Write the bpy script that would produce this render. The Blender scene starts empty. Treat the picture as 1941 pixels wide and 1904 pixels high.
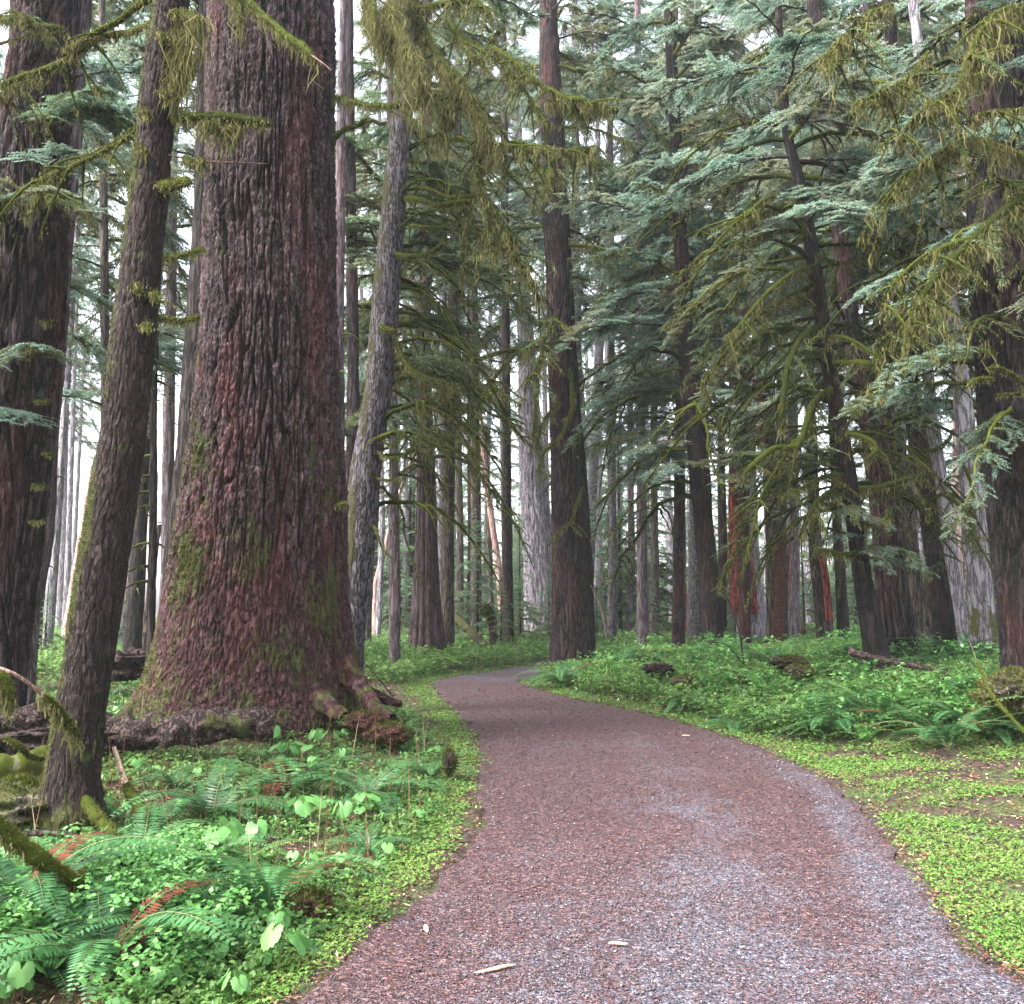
import bpy, math, random
import numpy as np
from mathutils import Matrix, Vector, Euler

random.seed(7)
RNG = np.random.default_rng(7)
R = math.radians
PI = math.pi
scene = bpy.context.scene
COL = scene.collection

# ------------------------------------------------------------------ camera, sky, sun, exposure
F, CX, CY, PITCH, CAMZ = 1750.0, 970.5, 952.0, 6.5, 1.6
cam_d = bpy.data.cameras.new("camera")
cam = bpy.data.objects.new("camera", cam_d)
COL.objects.link(cam)
cam.location = (0, 0, CAMZ)
cam.rotation_euler = (R(90 + PITCH), 0, 0)
cam_d.sensor_width = 36
cam_d.lens = 36 * F / 1941
cam_d.clip_start = 0.05
cam_d.clip_end = 1200
scene.camera = cam

SUN_EL, SUN_AZ = 52, 245          # elevation and compass bearing the light comes from
world = bpy.data.worlds.new("World")
scene.world = world
world.use_nodes = True
wn, wl = world.node_tree.nodes, world.node_tree.links
wn.clear()
sky = wn.new("ShaderNodeTexSky")
sky.sky_type = 'NISHITA'
sky.sun_disc = False
sky.sun_elevation = R(SUN_EL)
sky.sun_rotation = R(SUN_AZ)
sky.air_density = 1.0
sky.dust_density = 4.0
bw = wn.new("ShaderNodeRGBToBW")
mixw = wn.new("ShaderNodeMixRGB")
mixw.inputs[0].default_value = 0.72     # overcast: most of the blue is gone
bg = wn.new("ShaderNodeBackground")
bg.inputs[1].default_value = 0.15
wo = wn.new("ShaderNodeOutputWorld")
wl.new(sky.outputs[0], bw.inputs[0])
wl.new(sky.outputs[0], mixw.inputs[1])
wl.new(bw.outputs[0], mixw.inputs[2])
wl.new(mixw.outputs[0], bg.inputs[0])
wl.new(bg.outputs[0], wo.inputs[0])

sun_d = bpy.data.lights.new("sun", 'SUN')
sun_d.energy = 1.2
sun_d.angle = R(22)
sun_d.color = (1.0, 0.97, 0.93)
sun = bpy.data.objects.new("sun", sun_d)
COL.objects.link(sun)
_d = Vector((math.sin(R(SUN_AZ)) * math.cos(R(SUN_EL)), math.cos(R(SUN_AZ)) * math.cos(R(SUN_EL)), math.sin(R(SUN_EL))))
sun.rotation_euler = _d.to_track_quat('Z', 'Y').to_euler()

scene.view_settings.view_transform = 'Standard'
scene.view_settings.look = 'None'
scene.view_settings.gamma = 1
scene.view_settings.exposure = 2.8
cy = scene.cycles
cy.use_denoising = True
cy.max_bounces = 6
cy.diffuse_bounces = 4
cy.glossy_bounces = 2
cy.transmission_bounces = 4
cy.transparent_max_bounces = 4
cy.caustics_reflective = False
cy.caustics_refractive = False
cy.volume_bounces = 2
HAZE = 0.0007

# ------------------------------------------------------------------ photo pixel <-> world
_c, _s = math.cos(R(PITCH)), math.sin(R(PITCH))
def at(u, v, Y):
    a, b = u - CX, CY - v
    k = Y / (F * _c - b * _s)
    return np.array([a * k, Y, CAMZ + (F * _s + b * _c) * k])
def gnd(u, v, z=0.0):
    a, b = u - CX, CY - v
    k = (z - CAMZ) / (F * _s + b * _c)
    return np.array([a * k, (F * _c - b * _s) * k, z])
def proj(x, y, z):
    zc = y * _c + (z - CAMZ) * _s
    yc = -y * _s + (z - CAMZ) * _c
    return CX + F * x / zc, CY - F * yc / zc

# ------------------------------------------------------------------ numpy noise
_perm = np.random.default_rng(11).permutation(256)
_perm = np.concatenate([_perm, _perm, _perm]).astype(np.int64)
_grad = np.random.default_rng(12).normal(size=(256, 3))
_grad /= np.linalg.norm(_grad, axis=1)[:, None]
def perlin(x, y, z):
    x, y, z = np.broadcast_arrays(np.asarray(x, float), np.asarray(y, float), np.asarray(z, float))
    xi, yi, zi = np.floor(x), np.floor(y), np.floor(z)
    xf, yf, zf = x - xi, y - yi, z - zi
    X, Y, Z = xi.astype(np.int64) & 255, yi.astype(np.int64) & 255, zi.astype(np.int64) & 255
    f = lambda t: t * t * t * (t * (t * 6 - 15) + 10)
    u, v, w = f(xf), f(yf), f(zf)
    def g(i, j, k):
        h = _perm[_perm[_perm[(X + i) & 255] + ((Y + j) & 255)] + ((Z + k) & 255)]
        q = _grad[h]
        return q[..., 0] * (xf - i) + q[..., 1] * (yf - j) + q[..., 2] * (zf - k)
    L = lambda a, b, t: a + (b - a) * t
    return L(L(L(g(0,0,0), g(1,0,0), u), L(g(0,1,0), g(1,1,0), u), v),
             L(L(g(0,0,1), g(1,0,1), u), L(g(0,1,1), g(1,1,1), u), v), w) * 1.5
def fbm(x, y, z, n=4):
    s, a = 0, 1.0
    for i in range(n):
        s = s + a * perlin(x * 2**i + i * 17.3, y * 2**i, z * 2**i + i * 5.1)
        a *= 0.5
    return s
def sstep(a, b, x):
    t = np.clip((x - a) / (b - a), 0, 1)
    return t * t * (3 - 2 * t)

# ------------------------------------------------------------------ mesh batches
class MB:
    """collects vertices / quads / triangles with material slots and one per-vertex random value"""
    def __init__(s):
        s.v, s.r, s.q, s.t, s.n, s.extra = [], [], [], [], 0, {}
    def add(s, v, f, mat=0, rnd=None):
        v = np.asarray(v, float).reshape(-1, 3)
        f = np.asarray(f, np.int64)
        s.v.append(v)
        if rnd is None: rnd = RNG.random()
        s.r.append(np.broadcast_to(np.asarray(rnd, float), (len(v),)))
        if len(f):
            (s.q if f.shape[1] == 4 else s.t).append((f + s.n, mat))
        s.n += len(v)
    def merge(s, o, M=None, T=None, mats=None):
        """add a transformed copy of another finished batch (see pack)"""
        v = o['v'] if M is None else o['v'] @ M.T
        if T is not None: v = v + T
        s.v.append(v); s.r.append(o['r'])
        for f, m in o['f']:
            (s.q if f.shape[1] == 4 else s.t).append((f + s.n, m))
        s.n += len(v)
    def pack(s):
        v = np.concatenate(s.v); r = np.concatenate(s.r)
        fs = []
        for lst in (s.q, s.t):
            mats = sorted({m for _, m in lst})
            for m in mats:
                fs.append((np.concatenate([f for f, mm in lst if mm == m]), m))
        return {'v': v, 'r': r, 'f': fs}
    def mesh(s, name, mats, smooth=False):
        p = s.pack()
        return mesh_from(name, p['v'], p['f'], mats, {'rnd': p['r']}, smooth)

def mesh_from(name, v, fs, mats, attrs=None, smooth=False):
    me = bpy.data.meshes.new(name)
    me.vertices.add(len(v))
    me.vertices.foreach_set("co", np.ascontiguousarray(v, np.float32).ravel())
    loops = np.concatenate([f.ravel() for f, _ in fs]).astype(np.int32)
    tot = np.concatenate([np.full(len(f), f.shape[1], np.int32) for f, _ in fs])
    mi = np.concatenate([np.full(len(f), m, np.int32) for f, m in fs])
    start = np.concatenate([[0], np.cumsum(tot)[:-1]]).astype(np.int32)
    me.loops.add(len(loops)); me.loops.foreach_set("vertex_index", loops)
    me.polygons.add(len(tot)); me.polygons.foreach_set("loop_start", start)
    me.polygons.foreach_set("material_index", mi)
    if smooth: me.polygons.foreach_set("use_smooth", np.ones(len(tot), bool))
    for k, a in (attrs or {}).items():
        at_ = me.attributes.new(k, 'FLOAT', 'POINT')
        at_.data.foreach_set("value", np.ascontiguousarray(a, np.float32))
    for m in mats: me.materials.append(m)
    me.update(calc_edges=True)
    me.validate()
    return me

def link(name, me, parent=None, loc=(0, 0, 0), rot=(0, 0, 0), scale=(1, 1, 1)):
    o = bpy.data.objects.new(name, me)
    COL.objects.link(o)
    o.location = loc; o.rotation_euler = rot; o.scale = scale
    if parent is not None: o.parent = parent
    return o
def tag(o, label=None, cat=None, group=None, kind=None):
    if label: o['label'] = label
    if cat: o['category'] = cat
    if group: o['group'] = group
    if kind: o['kind'] = kind
    return o
def empty(name, loc, label=None, cat=None, group=None):
    o = bpy.data.objects.new(name, None)
    o.empty_display_size = 0.3
    COL.objects.link(o); o.location = loc
    return tag(o, label, cat, group)

def grid_faces(nr, nc, wrap=False):
    i = np.arange(nr - 1)[:, None]; j = np.arange(nc if wrap else nc - 1)[None, :]
    j2 = (j + 1) % nc
    return np.stack([i * nc + j, i * nc + j2, (i + 1) * nc + j2, (i + 1) * nc + j], -1).reshape(-1, 4)
def unit(v):
    return v / np.maximum(np.linalg.norm(v, axis=-1, keepdims=True), 1e-9)
def resample(P, n, extra=None):
    """smooth polyline (Catmull-Rom) to n points"""
    P = np.asarray(P, float)
    if len(P) > 2:
        Q = np.vstack([2 * P[0] - P[1], P, 2 * P[-1] - P[-2]])
        out = []
        for i in range(len(P) - 1):
            a, b, c, d = Q[i:i + 4]
            t = np.linspace(0, 1, 12, endpoint=False)[:, None]
            out.append(0.5 * ((2 * b) + (-a + c) * t + (2 * a - 5 * b + 4 * c - d) * t**2 + (-a + 3 * b - 3 * c + d) * t**3))
        P = np.vstack(out + [P[-1:]])
    s = np.concatenate([[0], np.cumsum(np.linalg.norm(np.diff(P[:, :3], axis=0), axis=1))])
    t = np.linspace(0, s[-1], n)
    return np.stack([np.interp(t, s, P[:, k]) for k in range(P.shape[1])], -1)
def tube(P, rad, k=6, bump=0.0, freq=8.0, cap=True):
    P = np.asarray(P, float); n = len(P)
    rad = np.broadcast_to(np.asarray(rad, float), (n,))
    T = unit(np.gradient(P, axis=0))
    up = np.where(np.abs(T[:, 2:3]) > 0.9, np.array([[1., 0, 0]]), np.array([[0, 0, 1.]]))
    up = np.broadcast_to(up[n // 2], (n, 3))
    A = unit(np.cross(T, up)); B = np.cross(A, T)
    a = np.arange(k) * 2 * PI / k
    off = A[:, None, :] * np.cos(a)[None, :, None] + B[:, None, :] * np.sin(a)[None, :, None]
    V = P[:, None, :] + off * rad[:, None, None]
    if bump:
        nz = fbm(V[..., 0] * freq, V[..., 1] * freq, V[..., 2] * freq, 3)
        V = P[:, None, :] + off * (rad[:, None] * (1 + bump * nz))[..., None]
    V = V.reshape(-1, 3)
    return V, grid_faces(n, k, True)
def diamonds(base, d, w, ln, wd):
    """leaf-shaped quads: base point, direction, width direction"""
    ln = np.broadcast_to(ln, (len(base),))[:, None]; wd = np.broadcast_to(wd, (len(base),))[:, None]
    m = base + d * ln * 0.45
    V = np.stack([base, m + w * wd * .5, base + d * ln, m - w * wd * .5], 1).reshape(-1, 3)
    return V, np.arange(len(base) * 4).reshape(-1, 4)
def slivers(base, d, w, ln, wd):
    ln = np.broadcast_to(ln, (len(base),))[:, None]; wd = np.broadcast_to(wd, (len(base),))[:, None]
    V = np.stack([base - w * wd * .5, base + w * wd * .5, base + d * ln], 1).reshape(-1, 3)
    return V, np.arange(len(base) * 3).reshape(-1, 3)

# ------------------------------------------------------------------ materials
def new_mat(name):
    m = bpy.data.materials.new(name); m.use_nodes = True
    nt = m.node_tree; nt.nodes.clear()
    return m, nt.nodes, nt.links
def _val(nd, ln, sock, v):
    if isinstance(v, (int, float)): sock.default_value = v
    else: ln.new(v, sock)
def math_(nd, ln, op, a, b=None, clamp=False):
    n = nd.new("ShaderNodeMath"); n.operation = op; n.use_clamp = clamp
    _val(nd, ln, n.inputs[0], a)
    if b is not None: _val(nd, ln, n.inputs[1], b)
    return n.outputs[0]
def mix_(nd, ln, f, a, b):
    n = nd.new("ShaderNodeMixRGB")
    _val(nd, ln, n.inputs[0], f)
    for s_, v in ((n.inputs[1], a), (n.inputs[2], b)):
        if isinstance(v, tuple): s_.default_value = (*v, 1)
        else: ln.new(v, s_)
    return n.outputs[0]
def ramp_(nd, ln, f, stops):
    n = nd.new("ShaderNodeValToRGB"); ln.new(f, n.inputs[0])
    e = n.color_ramp.elements
    while len(e) < len(stops): e.new(0.5)
    for q, (p, c) in zip(e, stops):
        q.position = p; q.color = (*c, 1)
    return n.outputs[0]
def map_(nd, ln, lo, hi, x):
    n = nd.new("ShaderNodeMapRange"); n.interpolation_type = 'SMOOTHSTEP'
    ln.new(x, n.inputs[0]); n.inputs[1].default_value = lo; n.inputs[2].default_value = hi
    return n.outputs[0]
def pos_(nd, ln, scale=(1, 1, 1), obj=False):
    if obj:
        g = nd.new("ShaderNodeTexCoord"); src = g.outputs['Object']
    else:
        g = nd.new("ShaderNodeNewGeometry"); src = g.outputs['Position']
    m = nd.new("ShaderNodeMapping"); m.inputs['Scale'].default_value = scale
    ln.new(src, m.inputs[0]); return m.outputs[0]
def noise_(nd, ln, vec, scale, detail=4, rough=0.55, dist=0.0):
    n = nd.new("ShaderNodeTexNoise"); ln.new(vec, n.inputs['Vector'])
    n.inputs['Scale'].default_value = scale; n.inputs['Detail'].default_value = detail
    n.inputs['Roughness'].default_value = rough; n.inputs['Distortion'].default_value = dist
    return n.outputs[0]
def attr_(nd, name):
    n = nd.new("ShaderNodeAttribute"); n.attribute_name = name; return n.outputs['Fac']

def leaf_mat(name, stops, transl=0.35, rough=0.55, spec=0.3, patch=None, patch_scale=0.6, obj_random=0.0, patch_amt=1.0):
    m, nd, ln = new_mat(name)
    f = attr_(nd, 'rnd')
    if obj_random:
        oi = nd.new("ShaderNodeObjectInfo")
        f = math_(nd, ln, 'ADD', math_(nd, ln, 'MULTIPLY', f, 1 - obj_random), math_(nd, ln, 'MULTIPLY', oi.outputs['Random'], obj_random))
    col = ramp_(nd, ln, f, stops)
    if patch:
        n = noise_(nd, ln, pos_(nd, ln), patch_scale, 3)
        col = mix_(nd, ln, math_(nd, ln, 'MULTIPLY', map_(nd, ln, 0.45, 0.65, n), patch_amt), col, patch)
    p = nd.new("ShaderNodeBsdfPrincipled")
    ln.new(col, p.inputs['Base Color'])
    p.inputs['Roughness'].default_value = rough
    p.inputs['Specular IOR Level'].default_value = spec
    t = nd.new("ShaderNodeBsdfTranslucent"); ln.new(col, t.inputs[0])
    x = nd.new("ShaderNodeMixShader"); x.inputs[0].default_value = transl
    ln.new(p.outputs[0], x.inputs[1]); ln.new(t.outputs[0], x.inputs[2])
    o = nd.new("ShaderNodeOutputMaterial"); ln.new(x.outputs[0], o.inputs[0])
    return m

def bark_mat(name, stops, low_red=0, freq=9.0, vstretch=0.13, bump=0.5, moss=0.0, moss_col=((0.028, 0.032, 0.010), (0.11, 0.115, 0.032)), red=0.0,
             use_attr=False, rough=0.85, bd=0.03, grey_side=0.0):
    m, nd, ln = new_mat(name)
    P = pos_(nd, ln, (1, 1, vstretch))
    n1 = noise_(nd, ln, P, freq, 6, 0.62, 0.4)
    n2 = noise_(nd, ln, pos_(nd, ln, (1, 1, 0.35)), freq * 4.5, 4, 0.6)
    ridge = map_(nd, ln, 0.0, 0.09, math_(nd, ln, 'ABSOLUTE', math_(nd, ln, 'SUBTRACT', n1, 0.5)))
    f = math_(nd, ln, 'ADD', math_(nd, ln, 'MULTIPLY', ridge, 0.55), math_(nd, ln, 'MULTIPLY', n2, 0.5))
    if use_attr:
        f = math_(nd, ln, 'ADD', math_(nd, ln, 'MULTIPLY', attr_(nd, 'ridge'), 0.55), math_(nd, ln, 'MULTIPLY', math_(nd, ln, 'ADD', n2, math_(nd, ln, 'MULTIPLY', math_(nd, ln, 'SUBTRACT', noise_(nd, ln, pos_(nd, ln, (1, 1, .5)), 5, 3), .5), .8)), 0.62))
    col = ramp_(nd, ln, f, stops)
    if red:
        nr = noise_(nd, ln, pos_(nd, ln, (1, 1, .4)), 1.6, 4, 0.6)
        col = mix_(nd, ln, math_(nd, ln, 'MULTIPLY', map_(nd, ln, 0.48, 0.68, nr), red), col, (0.24, 0.055, 0.04))
    if low_red:
        g_ = nd.new("ShaderNodeNewGeometry"); sx = nd.new("ShaderNodeSeparateXYZ"); ln.new(g_.outputs['Position'], sx.inputs[0])
        hz_ = map_(nd, ln, -4.2, -.8, math_(nd, ln, 'MULTIPLY', sx.outputs[2], -1.0))
        col = mix_(nd, ln, math_(nd, ln, 'MULTIPLY', hz_, low_red), col, mix_(nd, ln, f, (0.018, 0.005, 0.005), (0.13, 0.038, 0.034)))
    nm = noise_(nd, ln, pos_(nd, ln, (1, 1, 0.5)), 3.6, 8, 0.72)
    thr = math_(nd, ln, 'ADD', nm, moss * 0.5)
    thr = math_(nd, ln, 'ADD', thr, math_(nd, ln, 'MULTIPLY', attr_(nd, 'moss'), 0.5))
    nmc = noise_(nd, ln, pos_(nd, ln), 40, 3)
    mc = mix_(nd, ln, nmc, moss_col[0], moss_col[1])
    thr = math_(nd, ln, 'ADD', thr, math_(nd, ln, 'MULTIPLY', math_(nd, ln, 'SUBTRACT', noise_(nd, ln, pos_(nd, ln, (1, 1, .6)), 18, 6, .75), 0.5), 1.0))
    mk = map_(nd, ln, 0.70, 0.84, thr)
    col = mix_(nd, ln, mk, col, mc)
    p = nd.new("ShaderNodeBsdfPrincipled"); ln.new(col, p.inputs['Base Color'])
    p.inputs['Roughness'].default_value = rough; p.inputs['Specular IOR Level'].default_value = 0.25
    b = nd.new("ShaderNodeBump"); b.inputs['Strength'].default_value = bump; b.inputs['Distance'].default_value = bd
    hh = math_(nd, ln, 'ADD', ridge, math_(nd, ln, 'MULTIPLY', n2, 0.6))
    ln.new(hh, b.inputs['Height']); ln.new(b.outputs[0], p.inputs['Normal'])
    o = nd.new("ShaderNodeOutputMaterial"); ln.new(p.outputs[0], o.inputs[0])
    return m

M = {}
M['bark_hero'] = bark_mat('bark_hero', [(0.32, (0.004, 0.0025, 0.0025)), (0.55, (0.021, 0.0125, 0.013)), (0.74, (0.062, 0.038, 0.041)), (0.95, (0.19, 0.13, 0.142))], low_red=.42, freq=14, moss=0.0, use_attr=True, red=0.25, bump=1.0)
M['bark_brown'] = bark_mat('bark_brown', [(0.2, (0.03, 0.02, 0.014)), (0.55, (0.020, 0.013, 0.0115)), (0.85, (0.058, 0.038, 0.035))], freq=34, bump=1.0, moss=0.02, bd=0.02, vstretch=0.28)
M['bark_dark'] = bark_mat('bark_dark', [(0.2, (0.006, 0.004, 0.004)), (0.55, (0.022, 0.014, 0.0145)), (0.85, (0.062, 0.042, 0.046))], freq=13, bump=0.8, moss=0.04, red=0.15)
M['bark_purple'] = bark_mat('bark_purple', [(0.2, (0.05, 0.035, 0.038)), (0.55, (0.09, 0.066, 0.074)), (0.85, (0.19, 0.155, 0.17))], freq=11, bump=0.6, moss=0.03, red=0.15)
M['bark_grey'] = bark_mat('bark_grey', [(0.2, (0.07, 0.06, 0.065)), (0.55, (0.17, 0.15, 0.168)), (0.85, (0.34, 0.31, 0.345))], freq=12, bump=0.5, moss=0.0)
M['bark_smooth'] = bark_mat('bark_smooth', [(0.25, (0.018, 0.013, 0.012)), (0.5, (0.055, 0.045, 0.047)), (0.85, (0.15, 0.135, 0.155))], freq=20, bump=0.6, moss=0.12, bd=0.015, vstretch=0.22, moss_col=((0.018, 0.017, 0.007), (0.075, 0.07, 0.025)))
M['bark_mossy'] = bark_mat('bark_mossy', [(0.2, (0.014, 0.011, 0.009)), (0.55, (0.05, 0.037, 0.03)), (0.85, (0.12, 0.092, 0.08))], freq=12, bump=0.8, moss=0.30)
M['bark_shaded'] = bark_mat('bark_shaded', [(0.2, (0.003, 0.0025, 0.0025)), (0.55, (0.009, 0.0065, 0.0065)), (0.85, (0.028, 0.021, 0.022))], freq=13, bump=0.8, moss=0.03, red=0.1)  # near-black stops: canopy shade put into the bark colour
M['bark_darkmoss'] = bark_mat('bark_darkmoss', [(0.2, (0.004, 0.003, 0.003)), (0.55, (0.014, 0.010, 0.009)), (0.85, (0.045, 0.033, 0.030))], freq=12, bump=0.8, moss=0.18, moss_col=((0.012, 0.014, 0.005), (0.05, 0.052, 0.016)))
M['shrub'] = leaf_mat('shrub', [(0, (0.03, 0.10, 0.025)), (0.5, (0.085, 0.23, 0.055)), (1, (0.20, 0.40, 0.11))], 0.35, 0.45, 0.4)
M['bark_cedar'] = bark_mat('bark_cedar', [(0.2, (0.012, 0.007, 0.008)), (0.55, (0.045, 0.026, 0.028)), (0.85, (0.11, 0.072, 0.078))], freq=20, vstretch=0.03, bump=0.6, moss=0.05)
M['bark_pink'] = bark_mat('bark_pink', [(0.2, (0.16, 0.08, 0.07)), (0.55, (0.36, 0.22, 0.19)), (0.85, (0.52, 0.38, 0.34))], freq=10, bump=0.3, moss=0.0)
M['bark_redrot'] = bark_mat('bark_redrot', [(0.2, (0.015, 0.004, 0.004)), (0.55, (0.11, 0.018, 0.014)), (0.85, (0.30, 0.065, 0.045))], freq=12, vstretch=0.06, bump=0.8, moss=0.0)
M['rot'] = bark_mat('rot', [(0.2, (0.03, 0.01, 0.01)), (0.55, (0.06, 0.018, 0.015)), (0.85, (0.15, 0.05, 0.04))], freq=30, vstretch=0.6, bump=0.9, moss=0.16)
M['soilwood'] = bark_mat('soilwood', [(0.2, (0.012, 0.008, 0.007)), (0.55, (0.04, 0.024, 0.022)), (0.85, (0.10, 0.065, 0.06))], freq=20, vstretch=0.7, bump=0.9, moss=-0.15)
M['twig'] = bark_mat('twig', [(0.2, (0.06, 0.03, 0.025)), (0.55, (0.16, 0.09, 0.075)), (0.85, (0.3, 0.19, 0.16))], freq=40, bump=0.3, moss=0.0, bd=0.004)
M['darktwig'] = bark_mat('darktwig', [(0.2, (0.014, 0.010, 0.008)), (0.55, (0.035, 0.026, 0.02)), (0.85, (0.08, 0.06, 0.05))], freq=30, bump=0.3, moss=0.16, bd=0.004)

M['moss'] = leaf_mat('moss', [(0, (0.03, 0.038, 0.008)), (0.5, (0.072, 0.080, 0.020)), (1, (0.17, 0.17, 0.050))], 0.25, 0.9, 0.05)
M['moss_dark'] = leaf_mat('moss_dark', [(0, (0.022, 0.03, 0.006)), (0.5, (0.055, 0.07, 0.011)), (1, (0.12, 0.135, 0.025))], 0.2, 0.9, 0.05)
M['moss_undershade'] = leaf_mat('moss_undershade', [(0, (0.012, 0.016, 0.005)), (0.5, (0.028, 0.034, 0.009)), (1, (0.06, 0.066, 0.02))], 0.1, 0.9, 0.05)  # darkest moss: shade beneath the fuzz painted as colour
M['strand'] = leaf_mat('strand', [(0, (0.045, 0.045, 0.018)), (0.5, (0.13, 0.128, 0.048)), (1, (0.27, 0.245, 0.11))], 0.35, 0.9, 0.05)
M['needle'] = leaf_mat('needle', [(0, (0.03, 0.06, 0.03)), (0.5, (0.11, 0.17, 0.09)), (1, (0.28, 0.35, 0.22))], 0.6, 0.5, 0.35, obj_random=0.3, patch=(0.15, 0.12, 0.05), patch_scale=0.5, patch_amt=0.7)
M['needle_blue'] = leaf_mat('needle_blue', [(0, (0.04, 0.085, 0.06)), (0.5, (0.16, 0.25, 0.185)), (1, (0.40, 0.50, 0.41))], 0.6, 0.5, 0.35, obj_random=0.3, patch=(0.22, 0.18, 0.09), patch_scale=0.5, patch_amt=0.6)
M['needle_light'] = leaf_mat('needle_light', [(0, (0.05, 0.11, 0.06)), (0.5, (0.17, 0.28, 0.17)), (1, (0.38, 0.50, 0.34))], 0.6, 0.5, 0.3, obj_random=0.3, patch=(0.26, 0.27, 0.12), patch_scale=0.4, patch_amt=0.6)
M['fern'] = leaf_mat('fern', [(0, (0.016, 0.06, 0.022)), (0.5, (0.042, 0.13, 0.042)), (1, (0.10, 0.24, 0.085))], 0.25, 0.38, 0.5, obj_random=0.4)
M['fern_light'] = leaf_mat('fern_light', [(0, (0.07, 0.20, 0.04)), (0.5, (0.12, 0.32, 0.07)), (1, (0.22, 0.46, 0.12))], 0.4, 0.5, 0.35, obj_random=0.3)
M['fern_dead'] = leaf_mat('fern_dead', [(0, (0.06, 0.02, 0.013)), (0.5, (0.14, 0.045, 0.025)), (1, (0.24, 0.12, 0.06))], 0.2, 0.8, 0.1)
M['broad'] = leaf_mat('broad', [(0, (0.06, 0.18, 0.04)), (0.5, (0.12, 0.30, 0.08)), (1, (0.22, 0.42, 0.13))], 0.35, 0.45, 0.4, obj_random=0.3)
M['clover'] = leaf_mat('clover', [(0, (0.05, 0.12, 0.02)), (0.5, (0.12, 0.24, 0.045)), (1, (0.22, 0.38, 0.09))], 0.35, 0.6, 0.2, patch=(0.17, 0.25, 0.06), patch_scale=1.2, patch_amt=0.6)
M['herb'] = leaf_mat('herb', [(0, (0.02, 0.055, 0.013)), (0.45, (0.065, 0.165, 0.035)), (1, (0.18, 0.34, 0.085))], 0.35, 0.5, 0.35, patch=(0.13, 0.18, 0.045), patch_scale=0.8, patch_amt=0.6)
M['herb_far'] = leaf_mat('herb_far', [(0, (0.05, 0.11, 0.03)), (0.5, (0.13, 0.245, 0.065)), (1, (0.30, 0.43, 0.14))], 0.45, 0.6, 0.2, patch=(0.09, 0.15, 0.05), patch_scale=0.25, patch_amt=0.7)  # less saturated greens: distance haze mixed into the leaf colour
M['stem'] = leaf_mat('stem', [(0, (0.08, 0.12, 0.04)), (1, (0.2, 0.2, 0.08))], 0.1)
M['litter'] = leaf_mat('litter', [(0, (0.035, 0.017, 0.012)), (0.45, (0.12, 0.055, 0.035)), (0.85, (0.26, 0.14, 0.08)), (1, (0.5, 0.4, 0.25))], 0.05, 0.8, 0.1)
M['gravel'] = leaf_mat('gravel', [(0, (0.025, 0.023, 0.028)), (0.4, (0.065, 0.058, 0.072)), (0.7, (0.10, 0.07, 0.075)), (0.95, (0.16, 0.15, 0.175)), (1, (0.32, 0.29, 0.28))], 0.0, 0.5, 0.5)
M['needles_fallen'] = leaf_mat('needles_fallen', [(0, (0.03, 0.012, 0.012)), (0.5, (0.08, 0.032, 0.030)), (1, (0.19, 0.095, 0.08))], 0.0, 0.75, 0.2)
M['cutwood'] = bark_mat('cutwood', [(0.2, (0.3, 0.17, 0.10)), (0.55, (0.5, 0.33, 0.24)), (0.85, (0.68, 0.5, 0.4))], freq=50, bump=0.2, bd=0.003)

def ground_mat():
    m, nd, ln = new_mat('forest_floor')
    P = pos_(nd, ln)
    a = noise_(nd, ln, P, 1.3, 6, 0.6); b = noise_(nd, ln, P, 14, 6, 0.7); c = noise_(nd, ln, P, 60, 4, 0.6)
    soil = ramp_(nd, ln, b, [(0.3, (0.02, 0.012, 0.009)), (0.52, (0.05, 0.026, 0.019)), (0.75, (0.11, 0.06, 0.042))])
    mossc = ramp_(nd, ln, c, [(0.3, (0.015, 0.025, 0.006)), (0.7, (0.085, 0.12, 0.022))])
    f = map_(nd, ln, 0.44, 0.6, math_(nd, ln, 'ADD', a, math_(nd, ln, 'MULTIPLY', math_(nd, ln, 'SUBTRACT', b, .5), 0.5)))
    col = mix_(nd, ln, f, soil, mossc)
    p = nd.new("ShaderNodeBsdfPrincipled"); ln.new(col, p.inputs['Base Color']); p.inputs['Roughness'].default_value = 0.9
    bu = nd.new("ShaderNodeBump"); bu.inputs['Distance'].default_value = 0.04; bu.inputs['Strength'].default_value = 0.8
    ln.new(math_(nd, ln, 'ADD', b, c), bu.inputs['Height']); ln.new(bu.outputs[0], p.inputs['Normal'])
    o = nd.new("ShaderNodeOutputMaterial"); ln.new(p.outputs[0], o.inputs[0]); return m
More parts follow.
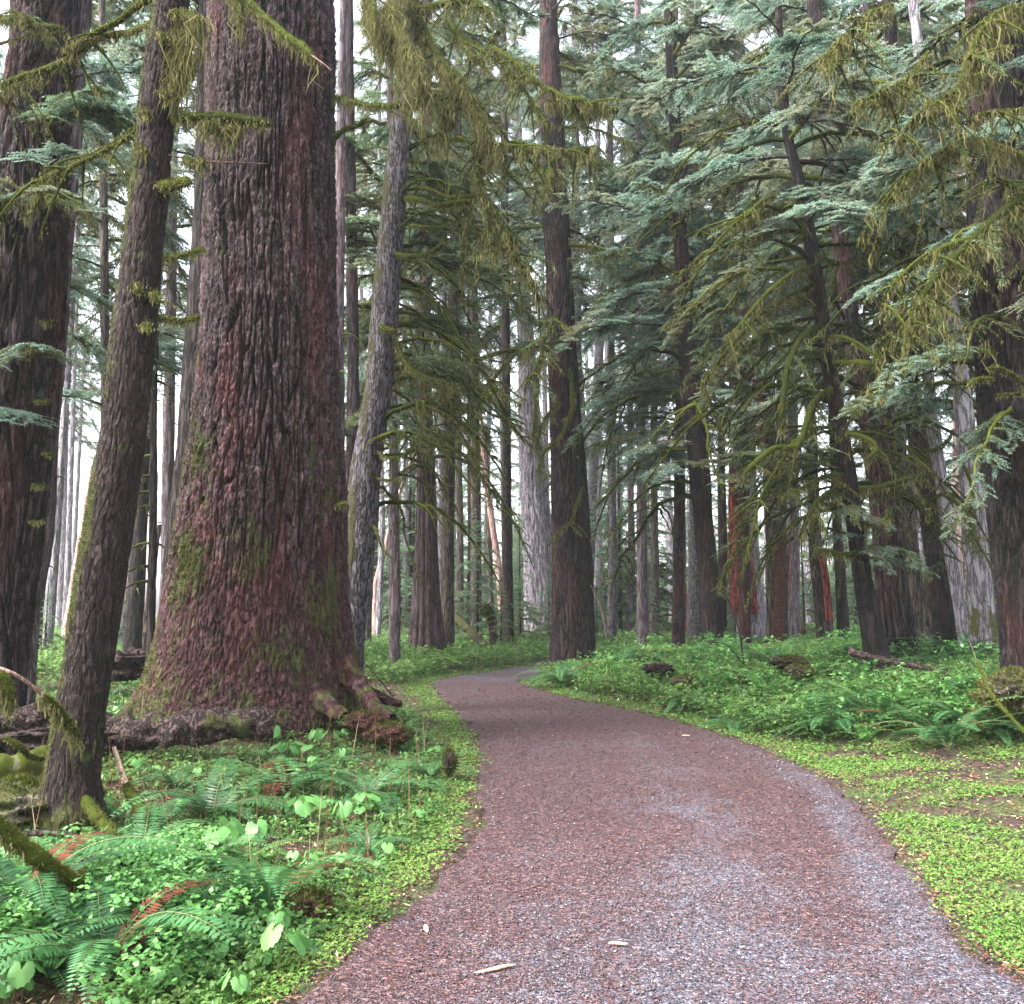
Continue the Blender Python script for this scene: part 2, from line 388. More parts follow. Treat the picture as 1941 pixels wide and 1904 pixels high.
def path_mat():
    m, nd, ln = new_mat('gravel_path')
    P = pos_(nd, ln)
    vo = nd.new("ShaderNodeTexVoronoi"); ln.new(P, vo.inputs['Vector']); vo.inputs['Scale'].default_value = 75
    sep = nd.new("ShaderNodeSeparateColor"); ln.new(vo.outputs['Color'], sep.inputs[0])
    stone = ramp_(nd, ln, sep.outputs[0], [(0, (0.025, 0.023, 0.03)), (0.5, (0.072, 0.067, 0.088)), (0.85, (0.125, 0.12, 0.152)), (1, (0.28, 0.26, 0.28))])
    v2 = nd.new("ShaderNodeTexVoronoi"); ln.new(pos_(nd, ln, (1, 1.6, 1)), v2.inputs['Vector']); v2.inputs['Scale'].default_value = 55
    s2 = nd.new("ShaderNodeSeparateColor"); ln.new(v2.outputs['Color'], s2.inputs[0])
    need = ramp_(nd, ln, s2.outputs[1], [(0, (0.022, 0.010, 0.011)), (0.5, (0.052, 0.025, 0.029)), (0.85, (0.090, 0.046, 0.050)), (1, (0.21, 0.13, 0.12))])
    big = noise_(nd, ln, P, 0.75, 3, 0.5, 0.3); mid = noise_(nd, ln, P, 3.5, 5, 0.65); fine = noise_(nd, ln, P, 45, 3, 0.7)
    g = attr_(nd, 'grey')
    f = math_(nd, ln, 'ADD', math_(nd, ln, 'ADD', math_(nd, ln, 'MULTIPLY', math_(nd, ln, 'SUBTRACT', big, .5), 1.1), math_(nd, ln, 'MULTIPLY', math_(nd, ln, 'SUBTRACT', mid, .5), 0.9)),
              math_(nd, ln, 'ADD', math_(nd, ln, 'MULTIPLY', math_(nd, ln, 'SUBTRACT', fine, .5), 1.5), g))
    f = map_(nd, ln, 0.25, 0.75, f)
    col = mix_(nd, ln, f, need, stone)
    p = nd.new("ShaderNodeBsdfPrincipled"); ln.new(col, p.inputs['Base Color'])
    p.inputs['Roughness'].default_value = 0.6; p.inputs['Specular IOR Level'].default_value = 0.4
    bu = nd.new("ShaderNodeBump"); bu.inputs['Distance'].default_value = 0.012; bu.inputs['Strength'].default_value = 0.9
    ln.new(math_(nd, ln, 'SUBTRACT', fine, vo.outputs['Distance']), bu.inputs['Height']); ln.new(bu.outputs[0], p.inputs['Normal'])
    o = nd.new("ShaderNodeOutputMaterial"); ln.new(p.outputs[0], o.inputs[0]); return m
M['ground'] = ground_mat(); M['path'] = path_mat()

# ------------------------------------------------------------------ path outline and terrain
Lpx = [(560,1904),(640,1840),(745,1740),(830,1660),(880,1600),(905,1540),(915,1480),(915,1430),(890,1380),(850,1335),(822,1303),(834,1290),(880,1280),(940,1273),(1000,1265)]
Rpx = [(1985,1904),(1870,1830),(1800,1760),(1740,1680),(1690,1600),(1630,1530),(1550,1470),(1450,1425),(1350,1390),(1250,1362),(1160,1340),(1080,1325),(1012,1305),(985,1290)]
Lw = [np.array([-1.7, -4., 0]), np.array([-1.6, -1.5, 0]), np.array([-1.45, .5, 0]), np.array([-1.25, 2.0, 0]), np.array([-1.08, 3.0, 0])] + [gnd(*p) for p in Lpx] + [np.array([3., 26.6, 0]), np.array([9., 28., 0]), np.array([18., 31, 0])]
Rw = [np.array([2.2, -4., 0]), np.array([2.2, -1.5, 0]), np.array([2.2, .5, 0]), np.array([2.22, 2.0, 0]), np.array([2.24, 3.0, 0])] + [gnd(*p) for p in Rpx] + [np.array([1.4, 22.4, 0]), np.array([4., 23.6, 0]), np.array([9., 25., 0]), np.array([18., 28., 0])]
Ls = resample(np.array(Lw), 260); Rs = resample(np.array(Rw), 260)
POLY = np.vstack([Ls[::3, :2], Rs[::-3, :2]])
def path_dist(x, y):
    """distance to the path outline, negative inside"""
    x = np.asarray(x, float).ravel(); y = np.asarray(y, float).ravel()
    out = np.full(x.shape, 1e9); ins = np.zeros(x.shape, bool)
    A = POLY; B = np.roll(POLY, -1, 0)
    for a, b in zip(A, B):
        d = b - a; L2 = d @ d + 1e-12
        t = np.clip(((x - a[0]) * d[0] + (y - a[1]) * d[1]) / L2, 0, 1)
        out = np.minimum(out, np.hypot(x - a[0] - t * d[0], y - a[1] - t * d[1]))
        c = ((a[1] > y) != (b[1] > y))
        with np.errstate(divide='ignore', invalid='ignore'):
            c &= x < (b[0] - a[0]) * (y - a[1]) / (b[1] - a[1] + 1e-12) + a[0]
        ins ^= c
    return np.where(ins, -out, out)
_cy = np.array([-4, 3.7, 8, 12, 16, 20.5, 24, 400.]); _cx = np.array([1.4, 0.9, 1.0, 0.5, 0.0, -0.5, 0.3, 0.3])
HERO = at(498, 1340, 11.5)
def height(x, y):
    x = np.asarray(x, float); y = np.asarray(y, float)
    d = path_dist(x, y).reshape(x.shape)
    right = (x > np.interp(y, _cy, _cx)) & (y < 25.5 + 0 * x)
    base = np.where(right, 0.50, 0.16) * sstep(0.3, 4.0, d)
    base = np.where(y > 24, base * (1 - sstep(24, 27, y)) + 0.10 * sstep(24, 27, y) * sstep(.3, 5, d), base)
    near = right & (y < 10)
    base = np.where(right, base * sstep(6.5, 12, y), base)
    r = np.hypot(x - HERO[0], y - HERO[1])
    base = base + 0.24 * np.exp(-(r / 2.6) ** 2) * sstep(0, 1.2, d)
    amp = sstep(0.1, 1.5, d)
    n = 0.13 * perlin(x * .35, y * .35, 3.3) + 0.05 * perlin(x * 1.3, y * 1.3, 7.7) + 0.02 * perlin(x * 5, y * 5, 1.7)
    far = 0.5 * perlin(x * .04, y * .04, 5.5) * sstep(35, 70, np.hypot(x, y))
    return base + amp * n + far - 0.02 * (d < 0.02)
def hgt(x, y): return float(height(np.array([x]), np.array([y]))[0])

def axis(a0, a1, step, lo, hi, g=1.12):
    mid = list(np.arange(a0, a1, step)); s = step
    up = [a1]
    while up[-1] < hi: s *= g; up.append(up[-1] + s)
    s = step; dn = [a0 - step]
    while dn[-1] > lo: s *= g; dn.append(dn[-1] - s)
    return np.array(dn[::-1] + mid + up)
gx = axis(-9, 9, 0.09, -150, 150); gy = axis(2.0, 18, 0.09, -40, 190)
GX, GY = np.meshgrid(gx, gy)
GZ = height(GX, GY)
gme = mesh_from('ground', np.stack([GX, GY, GZ], -1).reshape(-1, 3), [(grid_faces(len(gy), len(gx)), 0)], [M['ground']], None, True)
tag(link('ground', gme), kind='structure')
# path sheet
nc = 70
t = np.linspace(0, 1, nc)[None, :, None]
PG = Ls[:, None, :] * (1 - t) + Rs[:, None, :] * t
edge = np.minimum(t, 1 - t)[..., 0]
jit = 0.15 * fbm(PG[..., 0] * 1.6, PG[..., 1] * 1.6, 0.5, 4) * np.clip(1 - edge / .15, 0, 1)
dirn = unit(Rs - Ls)[:, None, :]
PG = PG + dirn * (jit * np.where(t[..., 0] < .5, -1, 1))[..., None]
PG[..., 2] = 0.012 + 0.006 * perlin(PG[..., 0] * 3, PG[..., 1] * 3, 2.2) - 0.012 * (edge < 0.01)
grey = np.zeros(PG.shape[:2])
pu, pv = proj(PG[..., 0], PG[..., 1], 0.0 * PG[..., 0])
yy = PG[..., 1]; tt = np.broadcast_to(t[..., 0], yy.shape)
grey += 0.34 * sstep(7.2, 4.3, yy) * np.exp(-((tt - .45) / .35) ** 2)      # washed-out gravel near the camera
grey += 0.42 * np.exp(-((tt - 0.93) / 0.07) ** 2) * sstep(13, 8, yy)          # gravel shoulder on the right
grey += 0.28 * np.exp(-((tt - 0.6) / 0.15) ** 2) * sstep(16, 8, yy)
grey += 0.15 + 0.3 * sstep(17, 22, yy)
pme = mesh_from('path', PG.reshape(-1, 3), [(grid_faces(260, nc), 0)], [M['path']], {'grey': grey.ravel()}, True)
tag(link('path', pme), kind='structure')

# ------------------------------------------------------------------ foliage building blocks
WOOD, MOSS, LEAF, STR = 0, 1, 2, 3
def strands(mb, P, rng, ln, wd, clump=3, mat=STR, spread=0.02):
    """hanging moss under points P"""
    n = len(P)
    if not n: return
    base = np.repeat(P, clump, 0) + rng.normal(size=(n * clump, 3)) * spread * np.array([1, 1, .4])
    d = unit(np.stack([rng.normal(size=n * clump) * .13, rng.normal(size=n * clump) * .13, -np.ones(n * clump)], 1))
    a = rng.random(n * clump) * PI
    w = np.stack([np.cos(a), np.sin(a), 0 * a], 1)
    m = n * clump
    L = (np.repeat(ln * np.ones(n) * (.25 + rng.random(n) ** 2 * 1.3), clump) * rng.uniform(.4, 1.1, m))[:, None]
    sw = np.stack([rng.normal(size=m), rng.normal(size=m), 0 * a], 1) * L * .13
    b1 = base + d * L * .35 + sw; b2 = base + d * L * .7 - sw * .5; b3 = base + d * L + sw * rng.uniform(-1, 1, (m, 1))
    W = w * (wd * .42) * rng.uniform(.5, 1.3, (m, 1))
    V = np.stack([base - W * .5, base + W * .5, b1 - W, b1 + W, b2 - W * .7, b2 + W * .7, b3], 1).reshape(-1, 3)
    o = np.arange(m)[:, None] * 7
    rn = np.repeat(np.repeat(rng.random(n), clump) * .5 + rng.random(m) * .5, 7)
    mb.add(V, np.concatenate([o + [0, 1, 3, 2], o + [2, 3, 5, 4]]), mat, rn)
    mb.t.append((np.concatenate([o + [4, 5, 6]]) + mb.n - len(V), mat))
def fuzz(mb, P, rad, rng, n, ln, wd, mat=MOSS):
    """short moss blades all round a tube"""
    i = rng.integers(0, len(P) - 1, n); t = rng.random(n)[:, None]
    c = P[i] * (1 - t) + P[i + 1] * t
    rr = rad[i] if np.ndim(rad) else rad
    d = unit(rng.normal(size=(n, 3)))
    d[:, 2] = np.where(d[:, 2] < -.2, d[:, 2] * 1.3, d[:, 2]); d = unit(d)
    w = unit(np.cross(d, rng.normal(size=(n, 3))))
    v, f = slivers(c + d * (np.asarray(rr) * .8)[:, None] if np.ndim(rr) else c + d * rr * .8, d, w, ln * rng.uniform(.5, 1.2, n), wd)
    mb.add(v, f, mat, np.repeat(rng.random(n), 3))
def leafy(mb, Q, rng, ln, wd, step, mat=LEAF, flat=0.35):
    """feathery twiglets on both sides of polyline Q"""
    s = np.concatenate([[0], np.cumsum(np.linalg.norm(np.diff(Q, axis=0), axis=1))])
    if s[-1] < step: return
    t = np.arange(step * .5, s[-1], step)
    P = np.stack([np.interp(t, s, Q[:, k]) for k in range(3)], 1)
    T = unit(np.stack([np.interp(t, s, np.gradient(Q, axis=0)[:, k]) for k in range(3)], 1))
    S = unit(np.cross(T, [0, 0, 1.]))
    n = len(t)
    for sg in (-1, 1):
        d = unit(T * rng.uniform(.4, 1.0, (n, 1)) + S * sg + rng.normal(size=(n, 3)) * np.array([.15, .15, flat]) + np.array([0, 0, -.15]))
        w = unit(np.cross(d, unit(rng.normal(size=(n, 3)) * flat + np.array([0, 0, 1.]))))
        v, f = diamonds(P, d, w, ln * rng.uniform(.55, 1.25, n) * (1 - .5 * (t / s[-1]) ** 2), wd)
        mb.add(v, f, mat, np.repeat(rng.random(n) * .8 + rng.random() * .2, 4))
def bough(rng, L, kind, det=1.0, rise=0.15, droop=0.55):
    """one branch growing along +x from the origin. kind: green | mix | moss"""
    mb = MB()
    n = 14; t = np.linspace(0, 1, n)
    P = np.stack([L * t * (1 - .12 * t), L * .06 * np.cumsum(rng.normal(size=n)) * .35 * t, L * (rise * t - droop * t ** 2)], 1)
    P[:, 2] += rng.normal(size=n) * .006 * L
    r0 = (0.022 if kind == 'green' else 0.034) * (L / 2.5) ** .7
    rad = r0 * (1 - t) ** .6 + .005
    v, f = tube(P, rad, 5 if det < .8 else 7, .35, 22)
    mb.add(v, f, WOOD if kind == 'green' else (4 if det > .8 else MOSS))
    if kind != 'green' and det > .8:
        fuzz(mb, P, rad, rng, int(700 * L / 2.5), .03, .009)
    arch = kind == 'arch'
    nl = int({'green': 15, 'mix': 12, 'moss': 9, 'arch': 3.2}[kind] * L * (det if det < 1 else 1) + (4 if not arch else 1))
    for k in range(nl):
        tt = rng.uniform(.12, 1.0) if kind in ('green', 'mix') else rng.uniform(.15, .98)
        b = np.array([np.interp(tt, t, P[:, j]) for j in range(3)])
        sg = 1 if k % 2 else -1
        ang = sg * rng.uniform(.55, 1.25)
        ll = L * {'green': .34, 'mix': .30, 'moss': .26, 'arch': .36}[kind] * (1.15 - .8 * tt) * rng.uniform(.5, 1.2)
        m = 7; q = np.linspace(0, 1, m)
        dr = {'green': .35, 'mix': .6, 'moss': .95, 'arch': .8}[kind] * rng.uniform(.6, 1.3)
        Q = b + np.stack([ll * q * math.cos(ang), ll * q * math.sin(ang), -ll * dr * q ** 1.7 + ll * .05 * q], 1)
        Q[1:, :] += rng.normal(size=(m - 1, 3)) * ll * .02
        if kind == 'green':
            v, f = tube(Q, .006 * (1.2 - q), 3); mb.add(v, f, WOOD)
        else:
            v, f = tube(Q, (.017 if kind == 'arch' else .014 if kind == 'moss' else .011) * (1.25 - q), 4 if det > .8 else 3, .3, 30); mb.add(v, f, 4 if det > .8 else MOSS)
        if kind in ('green', 'mix') or rng.random() < .12:
            # secondary sprays
            for s_ in range(int(5 if det > .8 else 3)):
                ts = rng.uniform(.15, .95); bb = np.array([np.interp(ts, q, Q[:, j]) for j in range(3)])
                a2 = ang + rng.choice([-1, 1]) * rng.uniform(.5, 1.0); l2 = ll * rng.uniform(.25, .5)
                q2 = np.linspace(0, 1, 4)
                Q2 = bb + np.stack([l2 * q2 * math.cos(a2), l2 * q2 * math.sin(a2), -l2 * (dr * .8) * q2 ** 1.5], 1)
                leafy(mb, Q2, rng, *((.055, .017, .016) if det > .8 else (.12, .045, .045)))
            leafy(mb, Q, rng, *((.06, .018, .016) if det > .8 else (.13, .05, .045)))
        if kind != 'green':
            ns = int(ll * (26 if kind == 'moss' else 20 if arch else 14) * (1 if det > .8 else .5)) + 1
            ts = rng.random(ns); PP = np.stack([np.interp(ts, q, Q[:, j]) for j in range(3)], 1)
            strands(mb, PP, rng, .15 if kind == 'moss' else .08, .014 if det > .8 else .028, 3 if det > .8 else 2, STR)
            if det > .8: fuzz(mb, Q, .012, rng, int(ll * 110), .025, .008)
    if kind != 'green':
        ns = int(L * (30 if kind == 'moss' else 18) * (1 if det > .8 else .5))
        ts = rng.random(ns) ** .8; PP = np.stack([np.interp(ts, t, P[:, j]) for j in range(3)], 1)
        strands(mb, PP, rng, .10 if arch else .22, .018 if det > .8 else .035, 4 if det > .8 else 2, STR)
    if kind == 'green':
        leafy(mb, P[6:], rng, *((.07, .02, .02) if det > .8 else (.14, .05, .05)))
    return mb.pack()
MATS = {'a': [M['darktwig'], M['moss'], M['needle'], M['strand'], M['moss_dark']],  # last slot: tube darker than its fuzz, shade for depth put into colour
        'b': [M['darktwig'], M['moss'], M['needle_blue'], M['strand'], M['moss_dark']],
        'd': [M['darktwig'], M['moss_dark'], M['needle'], M['strand'], M['moss_undershade']]}
def batch_mesh(name, p, mats): return mesh_from(name, p['v'], p['f'], mats, {'rnd': p['r']})
HI = {}
for kind, cnt in (('green', 4), ('mix', 4), ('moss', 5), ('arch', 6)):
    for i in range(cnt):
        rg = np.random.default_rng(100 + i + 10 * len(kind) + (7 if kind == 'arch' else 0))
        p = bough(rg, 2.6, kind, 1.0, rise=rg.uniform(.2, .5) if kind == 'arch' else rg.uniform(.0, .3), droop=rg.uniform(.6, 1.25) if kind == 'arch' else rg.uniform(.3, .8) if kind != 'green' else rg.uniform(.2, .5))
        for mk in ('a', 'b') if kind == 'green' else (('a', 'b') if kind == 'mix' else ('a', 'd')):
            HI.setdefault((kind, mk), []).append(batch_mesh('branch_' + kind, p, MATS[mk]))
LO = {k: [bough(np.random.default_rng(300 + i + len(k)), 3.0, k, .5, rise=.12, droop=.3 + .12 * i) for i in range(4)] for k in ('green', 'mix', 'moss')}
def rotz(a): return np.array([[math.cos(a), -math.sin(a), 0], [math.sin(a), math.cos(a), 0], [0, 0, 1.]])
def roty(a): return np.array([[math.cos(a), 0, math.sin(a)], [0, 1, 0], [-math.sin(a), 0, math.cos(a)]])
def crown_batch(rng, H, n, l0, l1, mix=(.6, .3, .1), top=0.0):
    mb = MB()
    for k in range(n):
        z = H * (k + rng.random()) / n
        f = z / H
        kd = rng.choice(['green', 'mix', 'moss'], p=mix if f > .25 else (.25, .4, .35))
        L = (l0 * (1 - f) + l1 * f) * rng.uniform(.6, 1.15) / 3.0
        if f < .12: L *= .5 + 4 * f
        Mx = rotz(rng.random() * 2 * PI) @ roty(rng.uniform(-.2, .15)) * L
        mb.merge(LO[kd][rng.integers(4)], Mx, np.array([0, 0, z]))
    return mb.pack()
CROWNS = []
for i in range(4):
    rg = np.random.default_rng(500 + i)
    p = crown_batch(rg, 22, 40, 3.4, 1.6)
    CROWNS.append((batch_mesh('crown', p, MATS['a']), batch_mesh('crown_pale', p, MATS['b'])))  # pale copy carries distance haze in its needle colour
SAP = []
for i in range(3):
    rg = np.random.default_rng(600 + i)
    p = crown_batch(rg, 5.0, 54, 2.0, .3, mix=(.85, .15, 0))
    SAP.append(batch_mesh('sapling_crown', p, [M['darktwig'], M['moss'], M['needle_light'], M['strand'], M['moss_dark']]))

# ------------------------------------------------------------------ trunks
def trunk_mesh(name, cs, nring, dz, mat, furrow=0.0, ffreq=6.0, vst=0.13, flare=0.0, flare_h=0.5, lobes=5, bumps=0.02, seed=0, flute=0.0, mossf=None, zfine=None, plates=False):
    """cs: rows (x, y, z, r) bottom to top; rings lie level"""
    cs = np.asarray(cs, float)
    z0, z1 = cs[0, 2], cs[-1, 2]
    S = resample(cs, 400)
    zz = np.arange(z0, z1, dz) if zfine is None else np.concatenate([np.arange(z0, zfine, dz), np.arange(zfine, z1, dz * 6)])
    o = np.argsort(S[:, 2]); S = S[o]
    cx, cyy, rr = (np.interp(zz, S[:, 2], S[:, k]) for k in (0, 1, 3))
    a = np.arange(nring) * 2 * PI / nring
    A, Z = np.meshgrid(a, zz)
    rad = np.broadcast_to(rr[:, None], A.shape).copy()
    hz = (Z - z0)
    ph = seed * 1.7
    lob = (.5 + .5 * np.cos(lobes * A + ph + .5 * np.sin(A * 2 + ph))) ** 1.5
    if flare: rad *= 1 + flare * np.exp(-hz / flare_h) * (.35 + lob)
    if flute: rad *= 1 + flute * (np.abs(np.sin(A * 6.5 + ph + .3 * np.sin(A * 3 + hz * .15))) - .5) * (0.5 + np.exp(-hz / 3))
    x = np.cos(A) * rad; y = np.sin(A) * rad
    s = seed * 7.3
    wx = .05 * perlin(x * 3 + s, y * 3, Z * 1.2); wz = .25 * perlin(x * 2 + s, y * 2 + 9, Z * .8)
    ridge = np.ones_like(rad) * .5
    disp = bumps * fbm(x * 1.5 + s, y * 1.5, Z * .7, 3)
    if furrow:
        n1 = perlin((x + wx) * ffreq + s, (y + wx) * ffreq, (Z + wz) * ffreq * vst)
        n2 = perlin((x + wx) * ffreq * 2.1 + s, (y + wx) * ffreq * 2.1 + 5, (Z + wz) * ffreq * 2.6 * vst)
        n3 = fbm(x * ffreq * 5 + s, y * ffreq * 5, Z * ffreq * 1.6, 3)
        r1 = sstep(0.02, .20, np.abs(n1)); r2 = sstep(0, .18, np.abs(n2))
        n4 = perlin((x + wx) * ffreq * 1.6 + s, (y - wx) * ffreq * 1.6 + 3, (Z + wz) * ffreq * .75)
        r4 = sstep(0, .10, np.abs(n4))
        ridge = r1 * (.5 + .32 * r2 + .18 * r4)
        disp = disp + furrow * (ridge - .6 + .26 * n3)
        if plates:
            tx = x + .25 * wx
            n1 = perlin(tx * ffreq + s, (y + .25 * wx) * ffreq, Z * ffreq * .05 + .14 * perlin(x * 5, y * 5, Z * 2.5))
            n2 = perlin(tx * ffreq * 2.3 + s, y * ffreq * 2.3 + 5, Z * ffreq * .35)
            r1 = sstep(.03, .13, np.abs(n1)); r2 = sstep(0, .12, np.abs(n2))
            q = fbm(x * 20 + s, y * 20, Z * 6.5, 3); terr = (np.floor(q * 3.5) + sstep(.0, .3, q * 3.5 - np.floor(q * 3.5))) / 3.5
            n5 = perlin(x * ffreq * 2.2 + s, y * ffreq * 2.2, Z * ffreq * .42); r5 = sstep(0, .22, np.abs(n5))
            lowm = sstep(2.6, 1.0, Z + .4 * perlin(x * 2, y * 2, Z))
            up = r1 * (.62 + .18 * r2 + .34 * terr); lo = .45 * r5 + .25 * r1 + .4 * terr
            ridge = up * (1 - lowm) + lo * lowm
            disp = bumps * fbm(x * 1.5 + s, y * 1.5, Z * .7, 3) + furrow * (1 - .45 * lowm) * (ridge - .6 + .16 * n3)
        ridge = np.clip(ridge * .8 + .25 * n3 + .1, 0, 1)
    moss = np.zeros_like(rad)
    if mossf is not None:
        moss = mossf(A, Z, x, y)
        disp = disp + .012 * sstep(.3, .7, moss)
    k = 1 + disp / rad
    V = np.stack([cx[:, None] + x * k, cyy[:, None] + y * k, Z], -1).reshape(-1, 3)
    return mesh_from(name, V, [(grid_faces(len(zz), nring, True), 0)], [mat], {'ridge': ridge.ravel(), 'moss': moss.ravel()}, True), (cx, cyy, zz, rr)

def centre(pts, Y, dY=0.0, ext=8.0, sink=0.5):
    """photo outline rows (u, v, width) top to bottom -> trunk rows bottom to top"""
    rows = []
    n = len(pts)
    for i, (u, v, w) in enumerate(pts):
        Yi = Y + dY * (n - 1 - i) / max(1, n - 1)
        p = at(u, v, Yi)
        dist = Yi * math.sqrt(1 + ((u - CX) / F) ** 2)
        rows.append([p[0], p[1], p[2], w / 2 * Yi / (F * _c - (CY - v) * _s) * 1.0])
    rows = rows[::-1]
    g = hgt(rows[0][0], rows[0][1]) - sink
    b = list(rows[0]); b[2] = min(g, rows[0][2] - .05)
    if rows[0][2] - b[2] > .02: rows = [b] + rows
    a, c = np.array(rows[-2]), np.array(rows[-1])
    d = (c - a) / max(.5, c[2] - a[2])
    e = c + d * ext; e[3] = c[3] * .75
    rows.append(list(e))
    return np.array(rows)

TREES = []
def add_tree(name, label, cat, pts, Y, bark, cat_group=None, crown=None, crown_z=None, pale=False, dY=0.0, ext=8.0, crown_scale=1.0,
             nring=40, dz=.12, furrow=.012, ffreq=7, seed=None, **kw):
    seed = len(TREES) + 1 if seed is None else seed
    cs = centre(pts, Y, dY, ext)
    base = np.array([cs[0][0], cs[0][1], max(0, hgt(cs[0][0], cs[0][1]))])
    root = empty(name, base, label, cat, cat_group)
    me, cl = trunk_mesh('trunk', cs - np.array([*base, 0]), nring, dz, M[bark], furrow=furrow, ffreq=ffreq, seed=seed, **kw)
    link('trunk', me, root)
    tr = {'root': root, 'base': base, 'cl': cl, 'rng': np.random.default_rng(900 + seed)}
    if crown is not None:
        cz = crown_z if crown_z is not None else 8
        cxx = np.interp(cz, cl[2], cl[0]); cyy = np.interp(cz, cl[2], cl[1])
        cx2 = np.interp(cz + 8, cl[2], cl[0]); cy2 = np.interp(cz + 8, cl[2], cl[1])
        o = link('crown', CROWNS[crown % 4][1 if pale else 0], root, (cxx, cyy, cz), (0, 0, 0), (crown_scale,) * 3)
        ax = Vector((cx2 - cxx, cy2 - cyy, 8)).normalized()
        o.rotation_euler = (Vector((0, 0, 1)).rotation_difference(ax).to_matrix() @ Euler((0, 0, seed * 1.3)).to_matrix()).to_euler()
    TREES.append(tr)
    return tr
def centre_at(tr, z):
    cl = tr['cl']; zl = z - tr['base'][2]
    return np.array([np.interp(zl, cl[2], cl[0]), np.interp(zl, cl[2], cl[1]), zl, np.interp(zl, cl[2], cl[3])])
def add_boughs(tr, n, z0, z1, kinds, mk='a', s0=.7, s1=1.1, az=None, name='branch', zpow=1.0):
    """branches as parts of a tree. az: (centre, spread) in degrees seen from above, 0 = +x"""
    rg = tr['rng']
    for i in range(n):
        z = z0 + (z1 - z0) * ((i + rg.random()) / n) ** zpow
        c = centre_at(tr, z)
        a = rg.random() * 2 * PI if az is None else R(az[0] + rg.uniform(-az[1], az[1]))
        kd = kinds[rg.integers(len(kinds))]
        lst = HI[(kd, mk if (kd, mk) in HI else 'a')]
        s = rg.uniform(s0, s1)
        e = Matrix.Rotation(a, 3, 'Z') @ Matrix.Rotation(rg.uniform(-.25, .2), 3, 'Y')
        link(name, lst[rg.integers(len(lst))], tr['root'], (c[0] + math.cos(a) * c[3] * .7, c[1] + math.sin(a) * c[3] * .7, c[2]),
             e.to_euler(), (s, s, s * rg.uniform(.8, 1.1)))
def px_branch(root, base, pts, r0, r1, name='mossy_branch', moss=True, dens=1.0, hang=.15, hangn=40, mat=None, twigs=0, seed=0, sides=9, mk='a', leaf=0, hang_pow=1, fz=.03):
    """a branch traced through (u, v, depth) points; root gives the tree it belongs to"""
    rg = np.random.default_rng(2000 + seed)
    W = np.array([at(*p) for p in pts])
    n = max(16, int(np.linalg.norm(np.diff(W, axis=0), axis=1).sum() / .05))
    P = resample(W, n) - np.asarray(base)
    t = np.linspace(0, 1, n)
    rad = (r0 * (1 - t) + r1 * t) * (1 + (.22 * perlin(t * 14 + seed, seed, 0.5) if moss else .05 * perlin(t * 10, seed, .5)))
    rad[-3:] *= np.array([.85, .6, .25])
    mb = MB()
    v, f = tube(P, rad, sides, .3 if moss else .12, 16); mb.add(v, f, 4 if moss else 0, .4)
    L = np.linalg.norm(np.diff(P, axis=0), axis=1).sum()
    if moss:
        fuzz(mb, P, rad, rg, int(1100 * L * dens * max(.5, r0 / .04)), fz, fz * .3)
        if hangn:
            ns = int(hangn * L); ts = rg.random(ns) ** hang_pow
            PP = np.stack([np.interp(ts, t, P[:, j]) for j in range(3)], 1)
            strands(mb, PP - np.array([0, 0, r1 * .5]), rg, hang * rg.uniform(.4, 1.3, ns), .013, 5, STR, .03)
    for k in range(twigs):
        tt = rg.uniform(.2, 1); b = np.array([np.interp(tt, t, P[:, j]) for j in range(3)])
        a = rg.random() * 2 * PI; ll = rg.uniform(.25, .8) * min(1, L)
        q = np.linspace(0, 1, 7)
        Q = b + np.stack([ll * q * math.cos(a) * .7, ll * q * math.sin(a) * .7, -ll * rg.uniform(.2, 1.1) * q ** 1.5], 1)
        v, f = tube(Q, .013 * (1.2 - q), 4, .3, 30); mb.add(v, f, 4 if moss else 0, .5)
        if moss:
            fuzz(mb, Q, .013, rg, int(ll * 120), .025, .008)
            ts = rg.random(int(ll * 22)); PP = np.stack([np.interp(ts, q, Q[:, j]) for j in range(3)], 1)
            strands(mb, PP, rg, hang * .8, .012, 3, STR)
        if leaf and rg.random() < leaf:
            leafy(mb, Q, rg, .06, .018, .016)
    o = link(name, mb.mesh(name, MATS[mk] if mat is None else [M[mat]] + MATS[mk][1:]), root)
    return o
# ==== SCENE CONTENT ====

# ------------------------------------------------------------------ the big furrowed spruce
hero_px = [(515,0,224),(513,300,231),(511,690,251),(503,900,290),(495,1050,316),(488,1150,340),(484,1235,368),(480,1300,400),(476,1345,440)]
hcs = centre(hero_px, 11.5, 0, 5.0, sink=.3)
hbase = np.array([hcs[0][0], hcs[0][1], max(0, hgt(hcs[0][0], hcs[0][1]))])
hero = empty('spruce_tree', hbase, 'huge reddish brown spruce trunk with deeply furrowed bark and flared mossy base', 'tree')
def hero_moss(A, Z, x, y):
    low = sstep(4.6, 1.0, Z) * .30 + sstep(.7, 0, Z) * .25
    return np.clip(low + .55 * fbm(x * 1.7, y * 1.7, Z * 1.1 + 4, 4) + .12 * sstep(0, -.8, x) , 0, 1) * (Z < 6.5)
hme, hcl = trunk_mesh('trunk', hcs - np.array([*hbase, 0]), 700, .013, M['bark_hero'], furrow=.085, ffreq=12, vst=.10, plates=True, flare=.13, flare_h=.35, lobes=5, bumps=.02,
                      seed=3, mossf=hero_moss, zfine=9.4)
link('trunk', hme, hero)
HT = {'root': hero, 'base': hbase, 'cl': hcl, 'rng': np.random.default_rng(5)}
